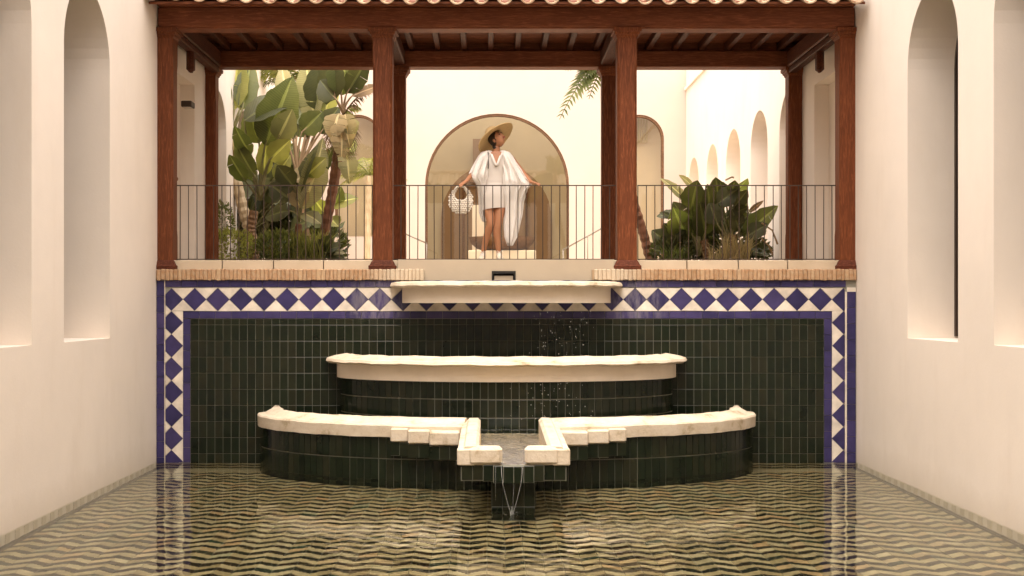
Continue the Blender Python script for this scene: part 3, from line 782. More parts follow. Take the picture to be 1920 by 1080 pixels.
for k in range(NT_):
    xk = -HW + .10 + k*pit
    if xk > HW - .11: break
    lift = .045 * max(0, 1 - k/6.0)
    for r in range(6):
        y = EY - .055 + r*.30 + random.uniform(-.012, .012)
        if y > RY - .2: break
        zz = EZ + (y - EY)*SL + .06 + lift + random.uniform(-.006,.006)
        link('pan_tile', pan_me, 'roof_tile', ga, (xk + random.uniform(-.006,.006), y, zz + .02), (math.atan(SL) - .05, random.gauss(0,.03), random.gauss(0,.02)))
        if xk + pit/2 < HW - .11: link('cover_tile', cap_me, 'roof_tile', ga, (xk + pit/2 + random.uniform(-.006,.006), y + .05, zz + .012), (math.atan(SL) - .05, random.gauss(0,.03), random.gauss(0,.02)))
b = MB()
for k in range(62):
    xk = -HW + .12 + k*pit/2
    for r in range(5):
        y = RY + .02 + r*.30; rg_ = []
        for yy, q_ in ((y, .88), (y + .36, 1.0)):
            rg_.append([(xk + .075*q_*math.cos(math.pi*i/6), yy, rz(yy) + .02 + (1 if k % 2 else .25)*.075*math.sin(math.pi*i/6)) for i in range(7)])
        b.loft(rg_, False)
kind(b.build('rear_slope_tiles', 'roof_tile', ga), 'stuff')
rb = MB()
for k in range(24):
    x0 = -HW + .05 + k*.358; rg_ = []
    for xx, q_ in ((x0, 1.0), (x0 + .40, .85)): rg_.append([(xx, RY + .13*q_*math.cos(math.pi*i/8), rz(RY) + .03 + .13*q_*math.sin(math.pi*i/8)) for i in range(9)])
    MB().loft(rg_, False).build('ridge_tile', 'roof_tile', ga)

# ------------------------------------------------------------------ railings between the front posts
RYW = 15.25
def railing(pa, pb, label):
    xa, xb = P(pa, 0, RYW).x, P(pb, 0, RYW).x
    rt = empty('railing', (xa, RYW, 2.5), label, 'railing', 'thin iron railings between the front posts')
    L = xb - xa; zt = P(0, 347.5, RYW).z - 2.5; zb = P(0, 486.2, RYW).z - 2.5
    MB().box(0, L, -.012, .012, zt-.008, zt+.004).build('top_rail', 'iron', rt)
    MB().box(0, L, -.012, .012, zb-.006, zb+.006).build('bottom_rail', 'iron', rt)
    n = round(L/.1045); me = MB().tube([(0,0,zb), (0,0,zt-.006)], .0058, 6, False).mesh('baluster')
    for i in range(n+1):
        link('baluster', me, 'iron', rt, (.008 + (L-.016)*i/n + random.uniform(-.002,.002), 0, 0), (0, random.gauss(0,.002), 0))
    for x in (.02, L*.5, L-.02): MB().box(x-.008, x+.008, -.008, .008, -.03, zb).build('foot', 'iron', rt)
railing(321, 700, 'thin dark iron railing in the left bay, in front of the tall banana-like plants')
railing(735, 1160, 'thin dark iron railing in the middle bay, in front of the person in white')
railing(1195, 1577, 'thin dark iron railing in the right bay, in front of the low dark-leaved plants')

# ------------------------------------------------------------------ garden court behind: far wall with arched windows
DBW = 28.0
fw = empty('far_building', (0, DBW, 2.5), 'sunlit white building at the far end with arched glazed openings', 'building')
def far_wall():
    ops = [(628, 715, 215, 443.5), (797, 1067, 213, 500), (1153, 1245, 215, 500)]
    def X(p_): return P(p_, 0, DBW).x
    def Z(p_): return P(0, p_, DBW).z - 2.5
    b = MB(); z0, z1, D = -.3, 8.0, .16; x = -9.0
    def rect(xa, xb, za, zb): b.add([(xa,0,za),(xb,0,za),(xb,0,zb),(xa,0,zb)], [(0,1,2,3)])
    for i, (pa, pb, pt, pbm) in enumerate(ops):
        xa, xb, zt, zs = X(pa), X(pb), Z(pt), max(Z(pbm), -.0)
        r = (xb-xa)/2; m = (xa+xb)/2; sp = zt - r; N = 28
        rect(x, xa, z0, z1)
        rect(xa, xb, z0, zs)
        arc = [(m - r*math.cos(math.pi*k/N), sp + r*math.sin(math.pi*k/N)) for k in range(N+1)]
        for k in range(N):
            (a, za), (c, zc) = arc[k], arc[k+1]
            b.add([(a,0,za),(c,0,zc),(c,0,z1),(a,0,z1)], [(0,1,2,3)]); b.add([(a,0,za),(a,D,za),(c,D,zc),(c,0,zc)], [(0,1,2,3)])
        b.add([(xa,0,zs),(xa,D,zs),(xa,D,sp),(xa,0,sp)], [(0,1,2,3)]); b.add([(xb,0,zs),(xb,0,sp),(xb,D,sp),(xb,D,zs)], [(0,1,2,3)])
        b.add([(xa,0,zs),(xb,0,zs),(xb,D,zs),(xa,D,zs)], [(0,1,2,3)])
        # frame and pane
        k_ = .055; prof = [(xa, zs)] + arc + [(xb, zs)]
        def inn(p_, kk=k_):
            dx, dz = m - p_[0], (sp if p_[1] > sp else p_[1]) - p_[1]; L = math.hypot(dx, dz) or 1; return (p_[0]+dx/L*kk, p_[1]+dz/L*kk)
        rings = []
        for p_ in prof:
            q_ = inn(p_); rings.append([(p_[0],.015,p_[1]), (q_[0],.015,q_[1]), (q_[0],.13,q_[1]), (p_[0],.13,p_[1])])
        wroot = empty('arched_window'); wroot.parent = fw
        recalc(MB().loft(rings, True, True, True).build('frame', 'wood_frame', wroot))
        gp = [inn(p_, k_*.6) for p_ in prof]
        MB().add([(p_[0], .08, p_[1]) for p_ in gp], [tuple(range(len(gp)))]).build('pane', 'glass', wroot)
        x = xb
    rect(x, 9.0, z0, z1)
    b.build('facade', 'plaster_far', fw)
    MB().cbox(-9, 9, -.03, .40, 8.0, 8.15, .02).build('parapet', 'plaster_far', fw)
    for pa, pb in ((620, 724), (1146, 1252)):
        MB().box(X(pa)-.1, X(pb)+.1, .55, .65, -.2, 5.0).build('inner_wall', 'interior_pale', fw)
    for k in range(9): MB().box(X(1198)+k*.062-.28, X(1198)+k*.062-.24, .45, .47, Z(262), Z(205)).build('blind_slat', 'interior_beige', fw)
    # the room behind the big arch
    rm = empty('room'); rm.parent = fw
    MB().box(-2.6, 2.6, .17, 5.0, -.12, -.02).build('room_floor', 'paving', rm)
    m = X(932)
    b = MB()
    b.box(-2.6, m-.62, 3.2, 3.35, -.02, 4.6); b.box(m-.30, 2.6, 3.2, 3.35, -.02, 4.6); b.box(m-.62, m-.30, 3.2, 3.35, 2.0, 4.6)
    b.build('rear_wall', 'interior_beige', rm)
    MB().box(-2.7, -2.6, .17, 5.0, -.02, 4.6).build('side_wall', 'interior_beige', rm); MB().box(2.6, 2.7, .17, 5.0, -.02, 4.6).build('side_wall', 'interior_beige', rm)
    N = 24; r = 1.42
    for (x0, x1) in ((m-r, m-.62), (m-.30, m+r)):
        pts = []
        for k in range(N+1):
            xx = x0 + (x1-x0)*k/N; pts.append((xx, 1.62 + 1.42*math.sqrt(max(0, 1-((xx-m)/r)**2))))
        MB().prism([(x0, 0)] + [(x1, 0)] + list(reversed(pts)), 3.12, 3.195).build('arched_panel', 'plaster_brown', rm)
    pts = [(m-.62, 2.0), (m-.30, 2.0), (m-.30, 1.62 + 1.42*math.sqrt(1-(.30/r)**2)), (m-.62, 1.62 + 1.42*math.sqrt(1-(.62/r)**2))]
    MB().prism(pts, 3.12, 3.195).build('arched_panel', 'plaster_brown', rm)
    for dx in (-.84, .78): MB().cbox(m+dx-.03, m+dx+.03, 3.05, 3.115, 0, 2.55, .01).build('door_jamb', 'wood_frame', rm)
    MB().cbox(m-.90, m+.84, 3.04, 3.115, 2.55, 2.63, .01).build('door_head', 'wood_frame', rm)
    MB().box(m-.60, m-.02, 3.00, 3.10, 2.75, 3.66).build('wall_hanging', 'plaster_brown', rm)
    MB().box(-1.6, 1.0, 5.2, 5.3, -.2, 3.0).build('outer_wall', 'plaster', rm)
plaster('plaster_brown', (.27, .175, .10), .12)
far_wall()
# dark bowl planter on a pale plinth just inside the arch
bp_ = empty('bowl_planter', (P(941, 0, 29.0).x, 29.0, 2.5), 'dark brown wide bowl planter on a pale plinth behind the person', 'planter')
rings = [[(r_*math.cos(2*math.pi*j/24), r_*.8*math.sin(2*math.pi*j/24), z) for j in range(24)] for r_, z in ((.42, .72), (.60, .77), (.74, .89), (.80, 1.04), (.76, 1.04), (.70, .94))]
MB().loft(rings, True, True, True).build('bowl', 'wood_frame', bp_, True)
MB().cbox(-.80, .80, -.42, .42, -.02, .715, .02).build('plinth', 'plaster', bp_)
# stair handrails by the far arch
def handrail(p0, p1, d, label):
    a, c = P(*p0, d), P(*p1, d); rt = empty('stair_handrail', (a.x, d, 2.5), label, 'handrail', 'steel handrails by the far arch')
    v = c - a; z = a.z - 2.5
    MB().tube([(0,0,z), (v.x,0,z+v.z)], .017, 8).build('rail', 'steel', rt, True)
    for k in ((1.0,) if v.x > 0 and v.z < 0 else (0.0, .62)):
        MB().tube([(v.x*k, 0, -.01), (v.x*k, 0, z+v.z*k-.005)], .012, 8).build('upright', 'steel', rt, True)
    if v.z < 0: MB().tube([(0, 0, -.01), (0, 0, z)], .012, 8).build('upright', 'steel', rt, True)
handrail((757, 437), (800, 456), 25.5, 'sloping steel handrail left of the far arched window')
handrail((1056, 468), (1130, 427), 25.5, 'sloping steel handrail right of the far arched window')

# small things on the gallery's left side wall
wl = empty('wall_lamp', (-HW, 16.30, 4.62), 'small dark box lamp high on the side wall behind the left post', 'lamp')
MB().cbox(0, .14, -.10, .10, -.04, .04, .008).build('housing', 'iron', wl)
MB().box(.02, .12, -.08, .08, -.046, -.0405).build('diffuser', 'tile_white', wl)
wo_ = empty('wooden_shield', (-HW, 15.56, 3.55), 'rounded brown wooden shield on the side wall beside the left front post', 'ornament')
rings = [[(x_, .13*k_*math.cos(2*math.pi*j/18), .21*k_*math.sin(2*math.pi*j/18)) for j in range(18)] for x_, k_ in ((.0, 1), (.05, 1), (.085, .8), (.10, .4))]
MB().loft(rings, True, True, True).build('shield', 'trunk', wo_, True)
MB().ball((.10, 0, 0), .03).build('boss', 'trunk_dark', wo_, True)

# planting beds
def bed(x0, x1, y0, y1):
    b = MB(); N = 14; v = []; f = []
    for i in range(N+1):
        for j in range(N+1):
            u, w = i/N, j/N; e = min(u, 1-u, w, 1-w)
            v.append((x0+(x1-x0)*u, y0+(y1-y0)*w, 2.503 + min(.10, e*.8) + random.uniform(-.012,.012)*(e > 0)))
    for i in range(N):
        for j in range(N): a = i*(N+1)+j; f.append((a, a+N+1, a+N+2, a+1))
    kind(b.add(v, f).build('planting_bed', 'soil'), 'structure')
bed(-4.30, -1.75, 18.2, 23.0); bed(1.9, 4.28, 18.2, 21.5)

# ------------------------------------------------------------------ plants
def bez(a, c, e, n): return [a*(1-t)**2 + c*2*t*(1-t) + e*t*t for t in [i/n for i in range(n+1)]]
def blade(base, tip, width, face, bow=.12, fold=.25, tear=.0, n=14, curl=0.0, shape=.75):
    """a broad leaf from base to tip; face = where its upper side looks"""
    base, tip, face = Vector(base), Vector(tip), Vector(face).normalized()
    ax = tip - base; L = ax.length
    mid = (base + tip)/2 + face*bow*L + Vector((0,0,1))*curl*L
    pts = bez(base, mid, tip, n); mb = MB(); mb.uv = []
    for sd_ in (-1, 1):
        prev = None; shift = 0.0
        for i in range(n):
            torn = tear and random.random() < tear
            seg = []
            if torn: shift = random.uniform(-.05, .05)*L
            for kk, ii in enumerate((i, i+1)):
                u = ii/n; t_ = (pts[min(ii+1, n)] - pts[max(ii-1, 0)]).normalized()
                s_ = t_.cross(face).normalized(); nn = s_.cross(t_).normalized()
                w = width/2 * max(.0, math.sin(math.pi*min(1, u**shape*.985+.012)))**.78 * (1 + .05*math.sin(ii*1.7 + sd_*2) + .03*math.sin(ii*3.1))
                if torn and kk == 0: w *= .96
                g = (.012*L if (torn and kk == 0) else 0)
                dr = shift*.4
                for j, q in enumerate((0, .5, 1.0)):
                    p_ = pts[ii] + s_*sd_*w*q*math.cos(fold) + nn*(w*q*math.sin(fold)*(1-.55*q)) + t_*(g*q + shift*q*.3) - Vector((0,0,1))*abs(dr)*q*q
                    seg.append((p_, (sd_*q*.5, u)))
            if prev and not torn:
                n0 = prev
                mb.v += [tuple(x_[0]) for x_ in seg[3:]]; mb.uv += [x_[1] for x_ in seg[3:]]
                m0 = len(mb.v) - 3
            else:
                n0 = len(mb.v); mb.v += [tuple(x_[0]) for x_ in seg]; mb.uv += [x_[1] for x_ in seg]; m0 = n0 + 3
            for j in range(2):
                q_ = (n0+j, n0+j+1, m0+j+1, m0+j); mb.f.append(q_ if sd_ > 0 else tuple(reversed(q_))); mb.m.append(0)
            prev = m0
    return mb
def rel(o, root): o.location = (0,0,0); o.parent = root; o.matrix_parent_inverse = Matrix.Translation(-Vector(root.location)); return o
def plant(name, loc, label, cat, group=None): return empty(name, loc, label, cat, group)
FACE = Vector((0, -1, .35))
def add_leaf(root, foot, base, tip, width, mat='leaf', face=None, bow=.1, fold=.28, tear=0.0, srad=.02, smat='stalk', curl=0., shape=.75):
    """leaf with its stalk rising from foot; everything in world space"""
    face = face or Vector((random.uniform(-.5,.5), -1, random.uniform(.1,.7)))
    o = blade(base, tip, width, face, bow, fold, tear, curl=curl, shape=shape).build('leaf', mat, None, True); rel(o, root)
    if foot is not None:
        foot, base, tip = Vector(foot), Vector(base), Vector(tip)
        mid = (foot + base)/2 + Vector((0,0,.12))*(base-foot).length - (tip-base).normalized()*.08
        st = MB().tube(bez(foot, mid, base, 6) + [base + (tip-base)*.25], [srad*1.5, srad*1.35, srad*1.2, srad*1.1, srad, srad*.9, srad*.8, srad*.4], 6).build('stalk', smat, None, True); rel(st, root)
def trunk(root, pts, rad, mat='trunk', rings_=True):
    pts = [Vector(p_) for p_ in pts]; dens = []
    for a, c in zip(pts[:-1], pts[1:]):
        k = 8
        for i in range(k): dens.append(a.lerp(c, i/k))
    dens.append(pts[-1]); n = len(dens)
    rr = [(rad[0] + (rad[1]-rad[0])*i/(n-1)) * (1 + (.10 if i % 2 else -.05) * rings_ + random.uniform(-.04,.04)) for i in range(n)]
    o = MB().tube(dens, rr, 9).build('trunk', mat, None, False); rel(o, root); return o
def frond(root, base, tip, sag, nl, ll, mat, droop=.6, name='frond', wf=.055):
    base, tip = Vector(base), Vector(tip); mid = (base+tip)/2 + Vector((0,0,1))*sag
    pts = bez(base, mid, tip, nl); mb = MB(); mb.tube(pts[::2], [.012*(1-.8*i/len(pts[::2])) + .002 for i in range(len(pts[::2]))], 5)
    mb.uv = [(.3, .5)]*len(mb.v)
    for i in range(2, nl):
        t_ = (pts[i]-pts[i-1]).normalized(); s_ = t_.cross(Vector((0,-.5,1))).normalized()
        for sd_ in (-1, 1):
            l_ = ll*(math.sin(math.pi*(i/nl)**.7*.95+.1)*.8+.2)*random.uniform(.8, 1.15)
            e = pts[i] + (s_*sd_*1.0 + t_*.55 - Vector((0,0,1))*droop*random.uniform(.6,1.3)).normalized()*l_
            m_ = (pts[i]+e)/2 + Vector((0,0,1))*l_*.08; w_ = t_*l_*wf
            mb.add([pts[i]-w_*.4, pts[i]+w_*.4, m_+w_, e, m_-w_], [(0,1,2,3,4)]); mb.uv += [(.3, .5)]*5
    o = mb.build(name, mat, None, False); rel(o, root); return o
def shrub(root, c, rx, ry, rz_, n, ls, mat, name='foliage', up=.3):
    mb = MB(); mb.uv = []; c = Vector(c)
    for i in range(n):
        d = Vector((random.gauss(0,1), random.gauss(0,1), random.gauss(0,1))).normalized()*random.uniform(.45,1)**.5
        p_ = c + Vector((d.x*rx, d.y*ry, d.z*rz_)); 
        if p_.z < 2.52: p_.z = 2.52 + random.uniform(0,.1)
        dr = (d + Vector((random.uniform(-.6,.6), random.uniform(-.6,.6), up + random.uniform(-.4,.6)))).normalized()
        s_ = dr.cross(Vector((random.uniform(-1,1), random.uniform(-1,1), random.uniform(-.3,1)))).normalized(); l_ = ls*random.uniform(.6,1.3)
        nn = dr.cross(s_)
        mb.add([p_, p_+dr*l_*.4+s_*l_*.26+nn*l_*.05, p_+dr*l_, p_+dr*l_*.4-s_*l_*.26+nn*l_*.05], [(0,1,2,3)]); mb.uv += [(0,.0),(.5,.4),(0,1),(-.5,.4)]
    o = mb.build(name, mat, None); rel(o, root); kind(o, 'stuff'); return o
def grassy(root, c, rx, ry, n, h, mat, name='blades', spread=.35):
    mb = MB(); mb.uv = []; c = Vector(c)
    for i in range(n):
        p_ = c + Vector((random.uniform(-rx,rx), random.uniform(-ry,ry), 0)); l_ = h*random.uniform(.5,1.1)
        d = Vector((random.gauss(0,spread), random.gauss(0,spread), 1)).normalized(); s_ = d.cross(Vector((random.uniform(-1,1), -1, 0))).normalized()*.006
        e = p_ + d*l_ + Vector((d.x, d.y, -.3))*l_*.35; m_ = p_ + d*l_*.6
        mb.add([p_-s_, p_+s_, m_+s_, e, m_-s_], [(0,1,2,3,4)]); mb.uv += [(.3,.5)]*5
    o = mb.build(name, mat, None); rel(o, root); kind(o, 'stuff'); return o
GL = 'tall broad-leaved plants in the left bed'

# plant 1: tall upright pale leaves at far left
d = 19.6
p1 = plant('banana_plant', (P(475,0,d).x, d, 2.55), 'tall plant with upright pale green leaves beside the left back post', 'plant', GL)
trunk(p1, [P(478,492,d), P(470,440,d), P(455,390,d), P(438,318,d)], (.09, .085), 'trunk_pale')
f1 = P(432, 262, d); trunk(p1, [P(438,318,d), P(434,285,d), f1], (.06, .05), 'trunk_pale')
for bx, by, tx, ty, w, mt, fc in [(439,206,448,95,.50,'leaf_light',(-.2,-1,.3)), (449,206,480,128,.34,'leaf_light',(.7,-1,.2)), (428,206,412,100,.40,'leaf',(-.7,-1,.2)), (421,213,390,150,.34,'leaf',(-.6,-1,.4)), (455,203,470,118,.42,'leaf',(.2,-1,.1)), (424,215,408,128,.36,'leaf_light',(-.4,-1,.2)), (418,250,396,190,.34,'leaf_grey',(-.5,-1,.4)), (412,300,402,235,.3,'leaf_dark',(-.4,-1,.4)), (440,300,414,258,.3,'leaf_dry',(-.2,-1,.5))]:
    add_leaf(p1, f1, P(bx,by,d-.1), P(tx,ty,d+random.uniform(-.2,.3)), w, mt, Vector(fc), .05, .30, .05, .018)
add_leaf(p1, f1, P(436,250,d-.1), P(447,285,d-.15), .30, 'leaf_dry', Vector((.2,-1,.1)), .1, .1, .2)
add_leaf(p1, f1, P(415,240,d-.1), P(398,300,d), .30, 'leaf_dry', Vector((-.2,-1,.2)), .1, .2, .3)
add_leaf(p1, f1, P(425,265,d-.1), P(430,330,d), .16, 'leaf_dry', Vector((-.2,-1,.2)), .1, .2, .3)
# plant 2: large dark drooping leaf and broad middle leaf
d = 19.0
p2 = plant('banana_plant', (P(483,0,d).x, d, 2.55), 'broad plant with huge drooping dark leaves in the middle of the left bed', 'plant', GL)
trunk(p2, [P(478,493,d), P(476,462,d), P(470,430,d), P(476,395,d)], (.075, .07), 'trunk')
f2 = P(487, 375, d)
for bx, by, tx, ty, w, mt, fc, cu in [(458,226,556,190,.62,'leaf_dark',(-.2,-1,.9),.10), (497,272,549,142,.66,'leaf',(.3,-1,.2),0), (486,268,470,196,.52,'leaf',(-.5,-1,.3),0), (520,262,548,205,.42,'leaf_grey',(.6,-1,.5),0),
        (470,290,440,235,.34,'leaf',(-.6,-1,.3),0), (505,300,545,262,.36,'leaf_light',(.6,-1,.4),0), (478,330,440,262,.30,'leaf',(-.5,-1,.3),0), (495,330,500,255,.28,'leaf_light',(0,-1,.2),0), (515,335,545,290,.26,'leaf_light',(.5,-1,.4),0), (460,340,430,290,.30,'leaf',(-.5,-1,.6),0)]:
    add_leaf(p2, f2, P(bx,by,d-.15+random.uniform(-.1,.1)), P(tx,ty,d+random.uniform(-.4,.2)), w, mt, Vector(fc), .08, .26, .06, .018, curl=cu)
# plant 3: centre back plant with pinkish stalks
d = 20.4
p3 = plant('banana_plant', (P(560,0,d).x, d, 2.55), 'tall plant with pinkish stalks and broad olive leaves, centre of the left bed', 'plant', GL)
trunk(p3, [P(572,488,d), P(575,450,d), P(563,400,d), P(556,345,d)], (.085, .07), 'trunk')
f3 = P(557, 330, d)
for bx, by, tx, ty, w, mt, fc in [(556,256,588,192,.60,'leaf',(.3,-1,.3)), (552,262,530,196,.46,'leaf_dark',(-.4,-1,.3)), (566,248,606,208,.44,'leaf',(.5,-1,.5)), (590,222,574,108,.56,'leaf_grey',(-.5,-1,.2)), (594,205,602,112,.52,'leaf_dark',(.2,-1,.1)), (548,262,500,240,.40,'leaf_grey',(-.4,-1,.6)), (575,240,560,165,.40,'leaf',(.1,-1,.2)), (540,270,520,205,.44,'leaf_dark',(-.2,-1,.2)), (600,250,636,200,.40,'leaf_dark',(.4,-1,.4)), (545,215,528,120,.40,'leaf_grey',(-.2,-1,.3)), (610,215,622,130,.38,'leaf_light',(.2,-1,.3))]:
    add_leaf(p3, f3, P(bx,by,d-.1), P(tx,ty,d+random.uniform(-.3,.3)), w, mt, Vector(fc), .06, .25, .08, .020, 'stalk_pink')
# plant 4: leaning trunk at right of the bed with withered fronds
d = 18.9
p4 = plant('banana_plant', (P(597,0,d).x, d, 2.55), 'leaning plant with slim red-brown trunk and withered grey fronds beside the second post', 'plant', GL)
trunk(p4, [P(596,490,d), P(612,420,d), P(625,350,d), P(634,290,d), P(643,225,d)], (.07, .085), 'trunk_dark')
f4 = P(645, 215, d)
for bx, by, tx, ty, w, mt, fc in [(640,178,648,92,.54,'leaf',(.2,-1,.2)), (650,175,690,108,.36,'leaf_dark',(.6,-1,.2)), (628,180,618,100,.52,'leaf_dark',(-.5,-1,.2)), (630,186,600,150,.44,'leaf_dark',(-.3,-1,.6)), (660,180,715,160,.22,'leaf_brown',(.4,-1,.8))]:
    add_leaf(p4, f4, P(bx,by,d-.1), P(tx,ty,d+random.uniform(-.3,.2)), w, mt, Vector(fc), .06, .25, .12, .016, 'stalk_pink')
for bx, by, tx, ty, w, mt in [(636,212,622,262,.42,'leaf_dry'), (648,214,656,275,.40,'leaf_dry'), (640,225,640,300,.40,'leaf_dry'), (655,225,664,255,.30,'leaf_grey'), (648,280,655,345,.34,'leaf_grey')]:
    add_leaf(p4, None, P(bx,by,d-.12), P(tx,ty,d-.2), w, mt, Vector((random.uniform(-.4,.4),-1,.1)), .12, .35, .5)
for tx, ty, ll in ((600,300,.36), (612,285,.34), (668,292,.30), (655,300,.34), (628,318,.26)): frond(p4, f4, P(tx,ty,d-.2), .30, 26, ll, 'leaf_brown', 1.2)
for tx, ty in ((662,232), (676,205), (700,170)): frond(p4, f4, P(tx,ty,d), .20, 22, .22, 'leaf_light' if tx < 690 else 'leaf_brown', .9)
# plant 5: big arching pale-backed leaf low in the bed
d = 18.5
p5 = plant('banana_plant', (P(565,0,d).x, d, 2.55), 'low plant with a large arching pale-backed leaf behind the railing', 'plant', GL)
trunk(p5, [P(563,492,d), P(558,455,d), P(560,420,d)], (.06, .05), 'trunk_dark')
f5 = P(562, 415, d)
for bx, by, tx, ty, w, mt, fc in [(566,392,606,258,.50,'leaf_grey',(.9,-1,.1)), (555,372,598,268,.34,'leaf_dark',(-.9,-1,.3)), (552,340,592,322,.40,'leaf_dry',(.0,-1,.8)), (550,350,520,310,.36,'leaf_dark',(-.4,-1,.4)), (545,375,505,345,.42,'leaf_dark',(-.3,-1,.6)), (560,390,560,330,.34,'leaf_dry',(.1,-1,.2)), (545,395,497,408,.40,'leaf_dark',(-.2,-1,.7)), (570,400,602,420,.30,'leaf_grey',(.4,-1,.6)), (575,330,612,296,.34,'leaf_light',(.3,-1,.5))]:
    add_leaf(p5, f5, P(bx,by,d-.1), P(tx,ty,d+random.uniform(-.3,.3)), w, mt, Vector(fc), .10, .28, .10, .014)
# plant 6: bright leaf reaching right over the railing
d = 19.8
p6 = plant('banana_plant', (P(608,0,d).x, d, 2.55), 'small plant with bright green leaves reaching toward the far left window', 'plant', GL)
f6 = P(606, 470, d)
for bx, by, tx, ty, w, mt, fc in [(618,385,672,372,.36,'leaf_light',(.1,-1,.9)), (608,400,588,372,.28,'leaf_light',(-.4,-1,.6)), (616,408,634,425,.32,'leaf_light',(.4,-1,.5)), (625,392,640,350,.26,'leaf',(.5,-1,.4)), (604,420,580,410,.28,'leaf',(-.4,-1,.7)), (650,290,668,262,.18,'leaf_light',(.4,-1,.3))]:
    add_leaf(p6, f6, P(bx,by,d), P(tx,ty,d+random.uniform(-.2,.2)), w, mt, Vector(fc), .10, .22, .06, .012)
# plant 7: dense low dark plant filling the left
d = 20.6
p7 = plant('banana_plant', (P(430,0,d).x, d, 2.55), 'shaded bushy plant with dark leaves low behind the left back post', 'plant', GL)
f7 = P(430, 480, d)
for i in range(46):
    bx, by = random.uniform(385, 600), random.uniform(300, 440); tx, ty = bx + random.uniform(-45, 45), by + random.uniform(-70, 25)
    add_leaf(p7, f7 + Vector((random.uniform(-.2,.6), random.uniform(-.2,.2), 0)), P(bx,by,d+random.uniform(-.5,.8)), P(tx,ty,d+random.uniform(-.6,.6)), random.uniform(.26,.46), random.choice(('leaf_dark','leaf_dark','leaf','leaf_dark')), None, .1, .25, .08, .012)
# feathery palm high at the back
d = 22.0
p8 = plant('palm_tree', (P(520,0,d).x, d, 2.55), 'feathery yellow-green palm top behind the broad leaves', 'palm', None)
trunk(p8, [P(512,486,d), P(518,330,d), P(536,150,d)], (.10, .08), 'trunk')
c8 = P(538, 148, d)
for i in range(13):
    a = R(-10 + 200*i/12); L = random.uniform(.75, 1.05)
    frond(p8, c8, c8 + Vector((math.cos(a)*L, random.uniform(-.5,.4), math.sin(a)*L*.7 - .15)), .22, 26, .26, random.choice(('leaf_light','leaf','leaf_dry')), .7)
# pale far plants in front of the left window
d = 25.5
p9 = plant('palm_tree', (P(690,0,d).x, d, 2.5), 'pale sunlit palm standing by the far left window', 'palm', None)
trunk(p9, [P(688,492,d), P(690,400,d), P(692,330,d)], (.07, .05), 'trunk_pale')
for i in range(10):
    a = R(-25 + 230*i/9); c9 = P(692, 328, d)
    frond(p9, c9, c9 + Vector((math.cos(a)*.8, random.uniform(-.3,.3), math.sin(a)*.5 - .1)), .22, 24, .25, 'leaf_light', .7)
d = 21.2
s0 = plant('hedge_shrub', (P(500,0,d).x, d, 2.55), 'dense dark undergrowth behind the trunks of the left bed', 'shrub', None)
for cx_, cy_, w_ in ((400,450,.45), (450,430,.5), (505,440,.55), (560,445,.5), (610,462,.35), (470,400,.35), (540,405,.35)):
    shrub(s0, P(cx_, cy_, d + random.uniform(-.3,.3)), w_, .3, .42, 330, .17, random.choice(('leaf_dark','leaf','leaf')), up=.5)
# shrubs and grasses at the foot of the left bed
d = 18.45
s1 = plant('shrub', (P(520,0,d).x, d, 2.55), 'rounded olive green shrub low in the middle of the left bed', 'shrub', 'low shrubs in the beds')
shrub(s1, P(522, 462, d), .34, .22, .22, 900, .075, 'leaf', up=.6); grassy(s1, P(520, 489, d), .26, .15, 40, .25, 'leaf')
s2 = plant('shrub', (P(430,0,d).x, d, 2.55), 'small-leaved green shrub beside the left back post', 'shrub', 'low shrubs in the beds')
shrub(s2, P(432, 462, d), .42, .24, .26, 1100, .06, 'leaf_light', up=.4); shrub(s2, P(418, 415, d+.2), .16, .16, .30, 420, .06, 'leaf', up=.4)
s3 = plant('grass_clump', (P(582,0,d).x, d, 2.55), 'clump of fine upright grass left of the leaning trunk', 'grass clump', None)
grassy(s3, P(578, 490, d), .24, .15, 330, .55, 'leaf_light', spread=.2); shrub(s3, P(572, 478, d), .26, .16, .12, 260, .05, 'leaf')
s4 = plant('shrub', (P(625,0,d).x, d, 2.55), 'dark broad-leaved shrub at the right foot of the left bed', 'shrub', 'low shrubs in the beds')
for bx, by, tx, ty, w, mt in [(612,476,646,486,.26,'leaf_dark'), (612,470,640,462,.26,'leaf_dark'), (606,470,622,442,.26,'leaf_dark'), (618,472,648,476,.16,'leaf_grey'), (604,472,596,448,.2,'leaf_dark'), (615,480,630,470,.3,'leaf_dark')]:
    add_leaf(s4, P(610, 490, d), P(bx,by,d), P(tx,ty,d-.1), w, mt, Vector((.2,-.8,.8)), .12, .2, .05, .008)
shrub(s4, P(612, 474, d+.1), .16, .16, .16, 260, .07, 'leaf_dark')

